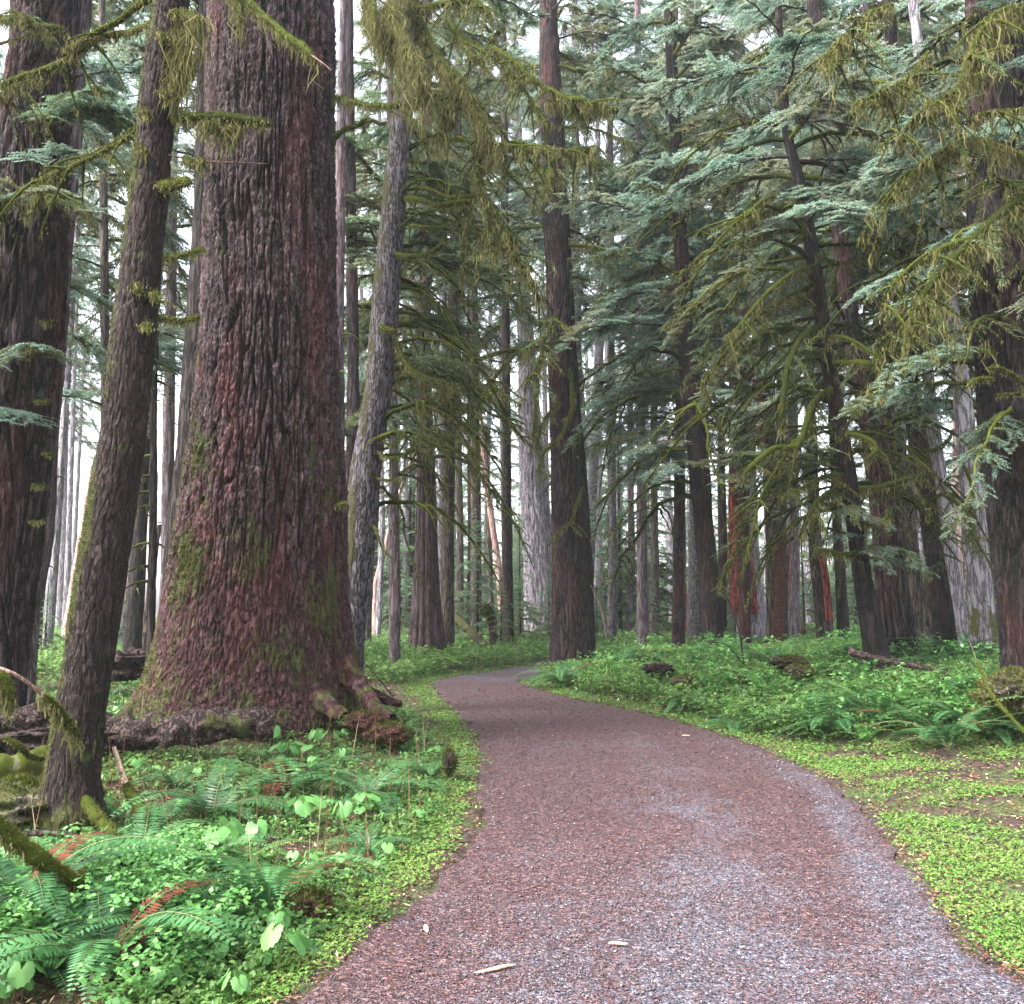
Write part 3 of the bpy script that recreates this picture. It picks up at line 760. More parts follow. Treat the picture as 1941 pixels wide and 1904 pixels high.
# moss tufts on the lower bark
co = np.empty(len(hme.vertices) * 3, np.float32); hme.vertices.foreach_get('co', co); co = co.reshape(-1, 3)
ms = np.empty(len(hme.vertices), np.float32); hme.attributes['moss'].data.foreach_get('value', ms)
rg = np.random.default_rng(41)
pr = np.clip(ms - .25, 0, 1) ** 1.5 * (co[:, 2] > .0) * (co[:, 2] < 6.5)
idx = rg.choice(len(co), 24000, p=pr / pr.sum())
cl0 = np.stack([np.interp(co[idx, 2], hcl[2], hcl[0]), np.interp(co[idx, 2], hcl[2], hcl[1]), co[idx, 2]], 1)
nrm = unit(co[idx] - cl0)
d = unit(nrm + rg.normal(size=nrm.shape) * .6 + np.array([0, 0, -.35]))
mb = MB(); v, f = slivers(co[idx] - nrm * .004, d, unit(np.cross(d, rg.normal(size=d.shape))), rg.uniform(.012, .035, len(idx)), .011)
mb.add(v, f, 0, np.repeat(rg.random(len(idx)), 3))
link('bark_moss', mb.mesh('bark_moss', [M['moss_dark']]), hero)
# buttress roots spreading from the base
for k, (pts, r0, r1) in enumerate([
        ([(300,1290,11.2),(262,1325,10.8),(232,1352,10.4),(205,1372,10.1)], .24, .09),
        ([(350,1310,10.8),(335,1350,10.3),(322,1375,10.0)], .26, .12),
        ([(470,1320,10.6),(480,1352,10.2),(500,1372,9.9)], .26, .12),
        ([(590,1300,10.8),(622,1330,10.4),(655,1352,10.1)], .27, .12),
        ([(650,1250,11.1),(690,1305,10.8),(715,1335,10.4),(745,1352,10.1)], .27, .08),
        ([(660,1290,11.6),(720,1315,11.8),(760,1328,12.0)], .22, .07)]):
    W = resample(np.array([at(*p) for p in pts]), 60) - hbase
    tt = np.linspace(0, 1, 60); rad = (r0 * (1 - tt) + r1 * tt)
    v, f = tube(W - np.array([0, 0, .05]), rad * .55, 40, .22, 9)
    m2 = np.clip(.3 + .8 * fbm(v[:, 0] * 3, v[:, 1] * 3, v[:, 2] * 3, 3), 0, 1)
    rd = np.clip(.5 + .9 * fbm(v[:, 0] * 9, v[:, 1] * 9, v[:, 2] * 9, 3), 0, 1)
    me = mesh_from('root', v, [(f, 0)], [M['bark_hero']], {'ridge': rd, 'moss': m2}, True)
    link('root', me, hero)
# far right edge of trunk: small stubs and the long mossy limb hanging in front of it
px_branch(hero, hbase, [(400,-40,10.2),(455,-10,9.6),(500,30,9.0),(545,70,8.6),(578,92,8.4),(597,118,8.3)], .035, .036, hang=.20, hangn=55, seed=1, dens=1.4)
px_branch(hero, hbase, [(590,105,8.3),(612,120,8.2),(628,134,8.15)], .009, .004, name='bare_twig', moss=False, mat='twig', seed=2)
px_branch(hero, hbase, [(440,-30,9.4),(452,10,9.3),(458,50,9.2)], .03, .02, hang=.30, hangn=120, seed=3)
px_branch(hero, hbase, [(628,185,11.5),(660,190,11),(700,200,10.6),(745,200,10.2),(790,192,9.9),(832,178,9.6)], .035, .018, hang=.13, hangn=60, seed=4, twigs=5)
px_branch(hero, hbase, [(632,262,11.4),(655,245,11.3),(680,238,11.2),(700,222,11.1)], .04, .018, hang=.08, seed=5)
px_branch(hero, hbase, [(640,960,10.9),(655,955,10.6)], .035, .02, seed=6, hang=.06, name='stub')

# ------------------------------------------------------------------ left side trunks
A_ = add_tree('hemlock_tree', 'slim brown leaning trunk with a mossy left side, standing in front of the huge spruce', 'tree',
    [(326,0,62),(291,300,66),(250,690,74),(207,1000,86),(178,1200,86),(155,1345,84),(140,1450,88),(135,1510,100),(133,1560,118)], 6.5, 'bark_brown', ext=3,
    nring=150, dz=.018, furrow=.012, ffreq=26, vst=.22, flare=.35, flare_h=.18, lobes=4, seed=21,
    mossf=lambda A, Z, x, y: np.clip(.75 * sstep(-.15, .75, -np.cos(A + .25)) + .95 * sstep(.34, .0, Z) + .5 * fbm(x * 6, y * 6, Z * 2.2, 4), 0, 1))
ab, ar = A_['base'], A_['root']
# fuzz of moss on the left side and around the foot
tm = [o for o in ar.children if o.name.startswith('trunk')][0].data
co = np.empty(len(tm.vertices) * 3, np.float32); tm.vertices.foreach_get('co', co); co = co.reshape(-1, 3)
ms = np.empty(len(tm.vertices), np.float32); tm.attributes['moss'].data.foreach_get('value', ms)
pr = np.clip(ms - .3, 0, 1) ** 1.5 * (co[:, 2] > -.05) * (co[:, 2] < 6)
idx = rg.choice(len(co), 16000, p=pr / pr.sum())
cl0 = np.stack([np.interp(co[idx, 2], A_['cl'][2], A_['cl'][0]), np.interp(co[idx, 2], A_['cl'][2], A_['cl'][1]), co[idx, 2]], 1)
nrm = unit(co[idx] - cl0); d = unit(nrm + rg.normal(size=nrm.shape) * .6 + np.array([0, 0, -.3]))
mb = MB(); v, f = slivers(co[idx] - nrm * .003, d, unit(np.cross(d, rg.normal(size=d.shape))), rg.uniform(.008, .024, len(idx)), .006)
mb.add(v, f, 0, np.repeat(rg.random(len(idx)), 3))
link('bark_moss', mb.mesh('bark_moss', [M['moss_dark']]), ar)
px_branch(ar, ab, [(322,225,6.5),(360,222,6.35),(410,222,6.25),(460,228,6.2),(500,234,6.15),(512,238,6.15)], .030, .036, hang=.10, hangn=60, seed=11, dens=2.0, mk='d', sides=12)
px_branch(ar, ab, [(380,232,6.3),(430,238,6.25),(450,240,6.2)], .012, .01, hang=.22, hangn=240, seed=12, name='hanging_moss')
px_branch(ar, ab, [(312,292,6.5),(345,299,6.45),(390,306,6.4),(450,308,6.35),(512,311,6.3)], .008, .0035, name='bare_twig', moss=False, mat='twig', seed=13)
px_branch(ar, ab, [(348,300,6.42),(365,306,6.42),(392,306,6.4)], .018, .022, hang=.11, hangn=200, seed=14, dens=2, name='moss_clump')
px_branch(ar, ab, [(300,352,6.45),(320,352,6.3),(345,346,6.2),(360,346,6.15)], .034, .036, hang=.05, hangn=90, seed=15, dens=2.2, sides=12)
for k, (u, v_) in enumerate([(268,215),(262,285),(306,180),(252,545),(290,560),(272,620),(300,70),(328,30)]):
    px_branch(ar, ab, [(u, v_, 6.42), (u + 7, v_ - 4, 6.33), (u + 10, v_ + 12, 6.30)], .016, .012, hang=.06, hangn=100, seed=30 + k, dens=2.5, name='stub')
px_branch(ar, ab, [(318,60,6.5),(335,70,6.4),(350,95,6.38),(352,140,6.38)], .008, .006, hang=.32, hangn=260, seed=16, name='hanging_moss')
px_branch(ar, ab, [(340,20,6.5),(365,30,6.35),(382,34,6.3)], .014, .012, hang=.42, hangn=300, seed=17, name='hanging_moss')
px_branch(ar, ab, [(322,120,6.45),(332,135,6.4),(330,170,6.4)], .008, .006, hang=.30, hangn=220, seed=18, name='hanging_moss')
px_branch(ar, ab, [(318,30,6.6),(280,48,6.8),(245,62,7.0),(190,72,7.2),(140,105,7.3),(90,130,7.4),(30,150,7.5),(-30,180,7.6)], .022, .028, hang=.09, hangn=70, seed=19, twigs=8)
px_branch(ar, ab, [(300,-10,6.7),(262,10,6.9),(225,40,7.0),(180,62,7.1),(150,82,7.2),(120,98,7.3)], .030, .022, hang=.06, hangn=50, seed=20)
px_branch(ar, ab, [(275,232,6.6),(240,262,6.8),(200,285,6.9),(160,305,7.0),(110,325,7.2),(70,345,7.3)], .015, .018, hang=.05, hangn=50, seed=22, twigs=5)
px_branch(ar, ab, [(285,600,6.55),(320,606,7.2),(350,608,7.8),(378,600,8.4)], .022, .024, hang=.05, hangn=60, seed=23)
px_branch(ar, ab, [(300,490,6.9),(330,488,7.4),(362,480,7.9),(385,470,8.4)], .02, .018, hang=.05, hangn=60, seed=24)

B_ = add_tree('spruce_tree', 'large dark furrowed trunk filling the left edge of the view', 'tree',
    [(74,180,112),(62,300,124),(42,500,150),(30,690,156),(14,900,140),(2,1060,130),(-12,1240,110)], 9.0, 'bark_dark', ext=5, nring=260, dz=.025,
    furrow=.05, ffreq=11, vst=.12, flare=.1, seed=22)
add_tree('spruce_tree', 'purple grey trunk showing just behind the large dark trunk at the left edge', 'tree',
    [(138,0,62),(118,240,70),(92,500,78),(70,800,74),(52,1000,62),(38,1240,58)], 13.5, 'bark_purple', ext=6, nring=160, dz=.05, furrow=.035, ffreq=10, crown=1, crown_z=9.5, seed=23)
add_tree('hemlock_tree', 'dark narrow mossy trunk squeezed against the left side of the huge spruce', 'tree',
    [(396,200,46),(390,450,50),(378,690,58),(360,900,60),(345,1050,60),(330,1235,60)], 13.6, 'bark_darkmoss', ext=6, nring=110, dz=.05, furrow=.015, ffreq=14, seed=24)
px = [(95,1000,7.9),(140,985,8.1)]
px_branch(B_['root'], B_['base'], [(-40,30,8.6),(20,38,8.2),(70,50,8.0),(110,55,7.9),(126,62,7.9)], .032, .034, hang=.07, hangn=70, seed=40, dens=1.5, mk='d')
px_branch(B_['root'], B_['base'], [(-20,200,8.4),(10,175,8.1),(40,160,7.9),(80,150,7.9)], .02, .02, hang=.1, hangn=60, seed=41, twigs=6)
px_branch(B_['root'], B_['base'], [(60,380,8.5),(110,330,8.2),(160,300,8.0),(230,262,8.0),(262,232,8.0)], .018, .010, hang=.06, hangn=50, seed=42, twigs=4)
px_branch(B_['root'], B_['base'], [(-30,400,8.2),(20,380,8.0),(60,352,7.9),(72,380,7.8),(50,410,7.8)], .03, .02, hang=.14, hangn=90, seed=43, twigs=6)
for k, (u, v_, dy) in enumerate([(82,610,0),(88,860,0),(70,920,0),(64,990,0),(76,760,0)]):
    px_branch(B_['root'], B_['base'], [(u - 8, v_, 8.7), (u + 6, v_ + 3, 8.6), (u + 16, v_ - 2, 8.5)], .014, .008, hang=.05, hangn=30, seed=50 + k, name='stub', mk='d')
add_boughs(B_, 7, 3.2, 7.4, ['green', 'mix'], 'b', .45, .8, (-20, 60))
add_boughs(B_, 5, 4.4, 7.8, ['mix', 'moss'], 'a', .45, .7, (-60, 40))

# thin trunks between the two left trunks and the spruce
def thin(label, pts, Y, bark, cat='tree', name='hemlock_tree', crown=None, cz=8, pale=False, stubs=0, group=None, **kw):
    tr = add_tree(name, label, cat, pts, Y, bark, crown=crown, crown_z=cz, pale=pale, cat_group=group, **{**dict(nring=36, dz=.12, furrow=.012, ffreq=9, ext=8), **kw})
    rg = tr['rng']
    for k in range(stubs):
        z = rg.uniform(1.2, 7.5); c = centre_at(tr, z); a = rg.random() * 2 * PI
        ll = rg.uniform(.2, .6); q = np.linspace(0, 1, 5)
        Q = np.stack([c[0] + math.cos(a) * (c[3] * .8 + ll * q), c[1] + math.sin(a) * (c[3] * .8 + ll * q), c[2] + .1 * ll * q - ll * .5 * q ** 2], 1)
        mb = MB(); v, f = tube(Q, .02 * (1.3 - q), 4, .3, 20); mb.add(v, f, 1)
        PP = Q[rg.integers(0, 5, 6)]; strands(mb, PP, rg, .10, .02, 3)
        link('stub', mb.mesh('stub', MATS['d']), tr['root'])
    return tr
thin('dark slim trunk with moss knots standing left of the leaning brown trunk', [(104,790,16),(92,1000,22),(72,1120,24),(64,1225,26)], 25, 'bark_dark', stubs=6, crown=0, cz=9)
thin('pale grey slim trunk touching the right side of the dark slim trunk', [(122,790,14),(108,1000,15),(96,1150,17),(90,1225,18)], 27, 'bark_grey', crown=2, cz=11, pale=True)
thin('pinkish leaning bare trunk behind the leaning brown trunk', [(170,930,14),(156,1020,16),(140,1120,18),(124,1228,20)], 36, 'bark_pink', name='bare_tree', ext=1)
thin('reddish brown trunk directly right of the left edge trunk', [(60,900,18),(52,1060,22),(44,1170,22),(36,1232,24)], 22, 'bark_dark', name='spruce_tree')
for k, (u, v0, w, Y) in enumerate([(137,820,9,44),(126,760,10,52),(117,860,7,60),(148,900,7,58),(108,950,8,50),(84,930,7,62)]):
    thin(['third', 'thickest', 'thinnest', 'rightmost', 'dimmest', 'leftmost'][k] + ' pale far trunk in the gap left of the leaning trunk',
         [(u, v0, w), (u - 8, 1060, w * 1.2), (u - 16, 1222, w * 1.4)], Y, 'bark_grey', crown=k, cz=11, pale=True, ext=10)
thin('grey trunk partly hidden behind the right side of the leaning brown trunk', [(285,700,16),(262,960,17),(238,1150,20),(226,1225,22)], 30, 'bark_purple', crown=1, cz=9)
thin('broad mossy trunk standing in undergrowth right of the leaning brown trunk', [(285,560,24),(272,900,26),(262,1050,27),(250,1240,36)], 22, 'bark_darkmoss', crown=3, cz=7, stubs=7)
thin('very thin dark trunk covered with moss stubs left of the huge spruce', [(302,100,11),(298,450,12),(292,690,13),(290,1000,14),(287,1150,15),(284,1250,16)], 14, 'bark_darkmoss', stubs=22, nring=40, dz=.06)
thin('crooked thin trunk leaning onto the very thin mossy trunk', [(290,1080,10),(280,1150,11),(274,1242,13)], 20, 'bark_mossy', ext=1)
thin('light purple trunk showing between thin mossy trunk and huge spruce', [(322,690,20),(318,930,22),(316,1100,24),(312,1235,30)], 24, 'bark_purple', crown=0, cz=8, pale=True, stubs=3)
thin('pale pink narrow snag glimpsed between broad mossy trunk and thin trunk', [(275,960,9),(272,1060,10),(268,1200,10)], 38, 'bark_pink', name='bare_tree', ext=1)

# ------------------------------------------------------------------ trunks right of the spruce
C_ = add_tree('hemlock_tree', 'leaning two-tone trunk, mossy brown left and blue grey right, beside the huge spruce', 'tree',
    [(781,0,26),(772,110,32),(764,200,38),(750,363,44),(733,550,49),(722,690,51),(713,770,52),(693,892,56),(685,1001,58),(676,1110,52),(670,1180,46),(667,1240,46)], 14, 'bark_smooth', ext=5,
    nring=160, dz=.03, furrow=.010, ffreq=22, vst=.2, seed=31, mossf=lambda A, Z, x, y: np.clip(.42 * sstep(-.1, .45, -np.cos(A + .1)) * sstep(.6, 1.6, Z) + .55 * fbm(x * 5, y * 5, Z * 1.6, 4), 0, 1))
cb, cr = C_['base'], C_['root']
px_branch(cr, cb, [(768,375,13.9),(800,380,13.2),(830,390,12.7),(868,384,12.2),(905,382,12.0)], .04, .035, hang=.08, hangn=50, seed=61, dens=1.5)
px_branch(cr, cb, [(772,358,14),(810,358,13.6),(850,374,13.3),(905,372,13.0)], .03, .025, hang=.06, hangn=40, seed=62)
px_branch(cr, cb, [(878,382,12.3),(884,420,12.3),(880,460,12.3),(876,520,12.35),(880,580,12.4)], .028, .010, hang=.12, hangn=60, seed=63)
px_branch(cr, cb, [(750,482,13.9),(775,486,13.3),(810,482,12.9),(830,470,12.7),(848,456,12.6)], .036, .034, hang=.07, hangn=60, seed=64, dens=1.5)
px_branch(cr, cb, [(770,425,13.9),(800,430,13.5),(845,432,13.2),(862,438,13.1)], .022, .02, hang=.05, hangn=40, seed=65)
px_branch(cr, cb, [(722,620,13.8),(735,626,13.5),(752,628,13.3)], .045, .04, hang=.06, hangn=50, seed=66, name='stub', dens=1.6)
px_branch(cr, cb, [(748,640,13.9),(770,690,13.4),(800,712,13.0),(840,725,12.7),(865,735,12.5)], .03, .02, hang=.16, hangn=90, seed=67, twigs=10)
px_branch(cr, cb, [(765,205,13.9),(800,250,13.0),(860,268,12.4)], .03, .02, hang=.1, hangn=60, seed=68, twigs=6)
px_branch(cr, cb, [(718,830,13.9),(735,842,13.6),(752,850,13.4)], .02, .012, hang=.05, hangn=30, seed=69)
px_branch(cr, cb, [(712,855,13.9),(735,868,13.5),(770,862,13.1),(788,836,13.0)], .02, .014, hang=.06, hangn=40, seed=70)
px_branch(cr, cb, [(706,905,14),(730,910,13.6),(756,908,13.3)], .02, .014, hang=.05, hangn=40, seed=71)
px_branch(cr, cb, [(700,985,14),(715,1010,13.6),(724,1040,13.5),(745,1060,13.3)], .016, .01, hang=.05, hangn=30, seed=72)
add_boughs(C_, 22, 3.0, 10.0, ['arch'], 'a', .6, 1.1, (10, 65))
add_boughs(C_, 10, 4.6, 9.0, ['moss', 'moss', 'mix'], 'a', .5, .95, (10, 50))
add_boughs(C_, 8, 6.0, 12.0, ['green', 'mix'], 'a', .6, 1.0, (90, 80))

# the drooping dark, moss-hung limbs right of centre top
X_ = thin('upright narrow mossy trunk directly behind the fluted cedar', [(872,-40,14),(868,200,15),(862,450,17),(856,700,20),(850,950,22),(848,1215,26)], 29, 'bark_mossy', crown=1, cz=11, furrow=.02)

drp = thin('mossy trunk high above with bent limbs hanging down in front of the grey trunk', [(818,-160,34),(800,-60,30),(790,10,26)], 12, 'bark_mossy', ext=2) if False else None
def limb(pts, r0, r1, seed, hang=.28, hangn=110, twigs=14, mk='d', root=cr, base=cb, **kw):
    px_branch(root, base, pts, r0 * 1.4, r1 * 1.5, name='drooping_branch', hang=hang * 1.15, hangn=int(hangn * 1.6), twigs=int(twigs * 1.3), seed=seed, mk=mk, **kw)
limb([(790,30,12.6),(820,90,11.2),(850,130,10.4),(880,160,10.2),(905,215,10.1),(930,262,10.0),(940,300,10.0)], .035, .02, 80)
limb([(905,200,10.3),(906,260,10.2),(905,320,10.2),(918,370,10.1),(930,430,10.1),(938,480,10.1)], .035, .016, 81, hang=.2, hangn=60)
limb([(925,380,10.1),(948,420,10.0),(968,462,10.0),(985,500,10.0),(1020,560,10.0)], .026, .010, 82, hang=.16, hangn=70)
limb([(880,150,10.4),(860,180,10.3),(845,215,10.3),(838,250,10.3)], .02, .012, 83, hang=.3, hangn=170)
limb([(780,-20,12.8),(740,10,10.5),(745,45,9.8),(770,80,9.4),(790,118,9.2),(800,160,9.1)], .022, .014, 84, hang=.42, hangn=260, twigs=3, mk='a')
limb([(700,-30,10.5),(700,0,10),(715,30,9.6),(728,60,9.5)], .022, .014, 85, hang=.36, hangn=200, twigs=3, mk='a')
limb([(930,90,10.8),(965,110,10.6),(1010,150,10.4),(1045,172,10.3),(1070,186,10.2),(1100,190,10.1),(1140,200,10.1)], .026, .02, 86, hang=.12, hangn=60, twigs=12, mk='a')
limb([(880,80,11),(920,100,10.8),(950,120,10.7),(990,165,10.6),(1030,225,10.5),(1052,240,10.4)], .014, .01, 87, hang=.1, hangn=40, twigs=10, mk='a')
limb([(850,40,12),(900,110,11.2),(930,80,11.2),(955,50,11.1)], .03, .02, 88, hang=.1, hangn=60, twigs=8, mk='a')
limb([(940,275,10.2),(1000,280,10.2),(1060,285,10.3),(1130,280,10.5)], .02, .012, 89, hang=.16, hangn=120, twigs=22, mk='a', leaf=.5)
limb([(780,20,12),(840,8,11.5),(900,4,11.2),(935,40,11)], .03, .02, 90, hang=.12, hangn=60, twigs=10, mk='a', leaf=.3)
limb([(1170,210,10.6),(1120,200,10.4),(1080,200,10.3),(1040,192,10.3)], .024, .018, 91, hang=.14, hangn=90, twigs=8, mk='a')

D_ = add_tree('cedar_tree', 'fluted reddish brown cedar with flared base at the left bend of the path', 'tree',
    [(806,500,22),(804,740,28),(806,830,31),(808,965,37),(808,1080,44),(809,1183,58),(809,1225,68),(808,1248,76)], 27, 'bark_cedar', ext=9, nring=120, dz=.08, furrow=.02, ffreq=9, vst=.03,
    flute=.16, flare=.12, flare_h=.5, lobes=6, seed=41)
add_boughs(D_, 14, 5.8, 12, ['arch'], 'a', .8, 1.5)
add_boughs(D_, 10, 7.4, 13, ['moss', 'mix', 'mix'], 'a', 1.0, 1.5)
add_boughs(D_, 10, 5.6, 8.5, ['moss'], 'a', .7, 1.1, (-50, 70))
thin('grey smooth trunk in shade just right of the leaning two-tone trunk', [(708,880,15),(702,1000,16),(697,1150,17),(694,1242,18)], 30, 'bark_smooth', crown=2, cz=8)
thin('dark trunk showing between the huge spruce and leaning two-tone trunk', [(668,600,22),(670,740,26),(668,890,26),(664,1100,26),(662,1230,26)], 20, 'bark_dark', crown=None, ext=12)
thin('dim trunk close along the right edge of the huge spruce', [(650,60,13),(646,300,18),(644,480,19),(642,650,20),(645,1000,20),(648,1200,20)], 18, 'bark_purple', stubs=10, ext=6)
thin('weathered grey trunk half hidden behind the fluted cedar', [(838,800,14),(836,950,16),(834,1100,18),(832,1230,20)], 34, 'bark_grey', crown=0, cz=10)
for k, (u, v0, vb, w, Y, bk, lab) in enumerate([
    (722,800,1215,9,38,'bark_grey','pale narrow trunk second to the right of the leaning two-tone trunk'),
    (748,820,1215,13,42,'bark_purple','lilac trunk midway between leaning two-tone trunk and fluted cedar'),
    (768,830,1215,10,46,'bark_grey','narrow grey trunk touching the left side of the fluted cedar'),
    (870,840,1195,12,44,'bark_mossy','mossy narrow trunk right of the fluted cedar'),
    (892,900,1170,13,48,'bark_dark','dark narrow trunk in the gap right of the fluted cedar'),
    (1160,900,1180,14,35,'bark_smooth','bluish trunk with moss knots standing right of the tall double trunk'),
    (1134,980,1150,16,52,'bark_grey','pale grey trunk behind the bluish knotty trunk'),
    (1240,960,1175,14,40,'bark_mossy','narrow olive trunk under the low hanging mossy boughs'),
    (1195,900,1175,12,46,'bark_purple','dim purple trunk left of the narrow olive trunk'),
    (1292,900,1172,12,44,'bark_purple','thin purplish trunk left of the dark tapering trunk'),
    (1318,920,1170,24,36,'bark_smooth','grey trunk partly behind the dark tapering trunk'),
    (1368,900,1160,14,34,'bark_dark','dark thin trunk right behind the dark tapering trunk'),
    (1505,880,1170,16,38,'bark_purple','purplish trunk between the peeling mossy trunk and the red-striped brown trunk'),
    (1760,960,1180,16,32,'bark_mossy','olive thin trunk behind the trunk pair at right'),
    (1818,930,1180,22,42,'bark_pink','orange pink bare trunk in the gap at right'),
    (1870,980,1185,16,30,'bark_dark','dark thin trunk glimpsed left of the huge dark right edge trunk')]):
    lean = {0: -6}.get(k, 0)
    thin(lab, [(u - 2, 430, w * .8), (u, v0, w), (u + 2, (v0 + vb) / 2, w * 1.1), (u + lean, vb, w * 1.35)], Y, bk, crown=None if 1100 < u < 1240 else k, cz=[9, 7, 8][k % 3] + (Y > 40) * 3, pale=True, stubs=5 if k in (3, 5, 7) else 0)
thin('thin silvery leaning dead trunk in the gap left of the pale centre trunk', [(905,700,7),(915,850,11),(932,985,12),(945,1080,12),(953,1190,14)], 40, 'bark_pink', name='bare_tree', ext=4)
thin('leaning pink bare pole behind the lilac trunk', [(770,900,6),(745,970,7),(728,1050,8),(712,1110,9)], 40, 'bark_pink', name='bare_tree', ext=1)
thin('mossy brown pole behind the silvery leaning trunk', [(920,850,9),(925,950,10),(930,1120,11),(932,1180,12)], 42, 'bark_mossy', ext=1)
E_ = add_tree('spruce_tree', 'tall pale lilac grey trunk at the centre far behind the path bend', 'tree',
    [(985,380,20),(992,560,26),(999,675,32),(1004,800,42),(1010,900,50),(1018,1000,56),(1024,1100,62),(1028,1175,68)], 42, 'bark_grey', ext=12, nring=140, dz=.1, furrow=.06, ffreq=5, seed=43, crown=2, crown_z=17, pale=True)
F_ = add_tree('spruce_tree', 'tall brown trunk with reddish lower bark rising at the right edge of the path bend', 'tree',
    [(1040,60,34),(1041,145,36),(1051,363,44),(1058,560,42),(1061,690,43),(1066,820,46),(1071,960,52),(1075,1110,56),(1078,1180,64),(1080,1232,76)], 23, 'bark_dark', ext=7, nring=180, dz=.04, furrow=.03, ffreq=10, flare=.12, seed=44,
    )
px_branch(F_['root'], F_['base'], [(1085,645,22.6),(1050,650,22.4),(1000,660,22.2),(950,668,22),(905,682,21.9)], .06, .04, hang=.2, hangn=26, seed=92, fz=.05)
px_branch(F_['root'], F_['base'], [(1060,655,22.4),(1030,670,22),(1020,720,21.8),(1015,790,21.8),(1010,830,21.8)], .04, .02, hang=.3, hangn=60, twigs=14, seed=93, fz=.05)
px_branch(F_['root'], F_['base'], [(1080,700,22.6),(1085,770,22),(1060,830,21.8),(1030,860,21.6),(1020,900,21.6)], .03, .02, hang=.25, hangn=40, twigs=8, seed=94, fz=.05)
px_branch(F_['root'], F_['base'], [(1105,925,22.6),(1090,965,22.2),(1085,985,22),(1060,1010,21.8),(1050,1035,21.8)], .035, .02, hang=.12, hangn=30, twigs=5, seed=95, fz=.05)
px_branch(F_['root'], F_['base'], [(1060,760,22.6),(1030,800,22),(1015,850,22)], .03, .02, hang=.3, hangn=60, twigs=8, seed=96, fz=.05)
add_boughs(F_, 16, 8.0, 18, ['mix', 'green', 'moss'], 'a', .8, 1.4)
F2 = add_tree('spruce_tree', 'narrow trunk tucked behind the right side of the tall brown trunk', 'tree',
    [(1076,560,22),(1086,760,26),(1096,900,32),(1104,1050,36),(1108,1220,42)], 25.5, 'bark_darkmoss', ext=8, nring=60, dz=.1, furrow=.02, ffreq=9, crown=3, crown_z=9.5)
thin('faint pale trunk far behind the narrow tucked trunk', [(1098,700,12),(1104,800,14),(1108,1000,15),(1112,1180,18)], 46, 'bark_grey', crown=1, cz=13, pale=True)

# ------------------------------------------------------------------ right side trunks
H_ = add_tree('hemlock_tree', 'dark tapering trunk standing in the bright undergrowth of the right bank', 'tree',
    [(1284,330,22),(1290,450,26),(1300,640,30),(1312,760,34),(1326,892,38),(1334,1000,36),(1344,1100,34),(1350,1180,38)], 22, 'bark_shaded', ext=8, nring=110, dz=.06, furrow=.03, ffreq=10, seed=51)
add_boughs(H_, 12, 3.8, 11, ['arch'], 'a', 1.0, 1.7)
add_boughs(H_, 14, 4.4, 9.5, ['green', 'green', 'mix'], 'b', .8, 1.5)
add_boughs(H_, 14, 7.5, 17, ['mix', 'green'], 'b', .9, 1.4, (-90, 70))
I_ = add_tree('cedar_tree', 'pale grey dead trunk with a splintered bright red lower half', 'tree',
    [(1396,480,34),(1401,700,38),(1408,820,40),(1412,930,42),(1418,1080,44),(1422,1160,56)], 34, 'bark_grey', ext=6, nring=110, dz=.06, furrow=.03, ffreq=6, vst=.05, seed=52, flute=.06)
# the red heartwood scar
W = [at(u, v_, 33.25) for u, v_ in [(1387,850),(1394,930),(1401,1000),(1408,1080),(1415,1165)]]
P = resample(np.array(W), 60) - I_['base']
P[:, 1] += .22; v, f = tube(P, np.interp(np.linspace(0, 1, 60), [0, .25, .6, 1], [.04, .2, .40, .5]), 48, .14, 5)
link('red_heartwood', mesh_from('red_heartwood', v, [(f, 0)], [M['bark_redrot']], None, False), I_['root'])
J_ = add_tree('hemlock_tree', 'mossy trunk with peeling pinkish red bark between pale dead trunk and dark leaning trunk', 'tree',
    [(1440,640,26),(1450,780,30),(1460,890,28),(1468,1000,32),(1470,1100,34),(1471,1215,32)], 23, 'bark_mossy', ext=8, nring=90, dz=.06, furrow=.03, ffreq=8, seed=53, crown=0, crown_z=9)
W = [at(u, v_, 22.75) for u, v_ in [(1434,690),(1440,760),(1446,850)]]
v, f = tube(resample(np.array(W), 40) - J_['base'] + np.array([0, .05, 0]), .12, 32, .12, 5)
link('bare_red_wood', mesh_from('bare_red_wood', v, [(f, 0)], [M['bark_redrot']], None, False), J_['root'])
W = [at(u, v_, 22.7) for u, v_ in [(1478,1010),(1478,1120),(1474,1215)]]
v, f = tube(resample(np.array(W), 50) - J_['base'], .13, 32, .15, 5)
link('bare_red_wood', mesh_from('bare_red_wood', v, [(f, 0)], [M['rot']], None, False), J_['root'])
K_ = add_tree('cedar_tree', 'brown trunk with a dark red stripe of bare wood down its right side', 'tree',
    [(1540,880,20),(1546,1040,24),(1555,1110,28),(1562,1178,32)], 30, 'bark_mossy', ext=9, nring=60, dz=.1, furrow=.02, seed=54, crown=1, crown_z=8.5)
v, f = tube(resample(np.array([at(1556,1040,29.6), at(1566,1110,29.6), at(1572,1176,29.6)]), 40) - K_['base'], .12, 32, .15, 4)
link('bare_red_wood', mesh_from('bare_red_wood', v, [(f, 0)], [M['bark_redrot']], None, False), K_['root'])
thin('plain tan trunk standing alone before the bright clearing', [(1582,880,16),(1588,1020,18),(1594,1100,20),(1598,1184,23)], 30, 'bark_brown', crown=2, cz=9)
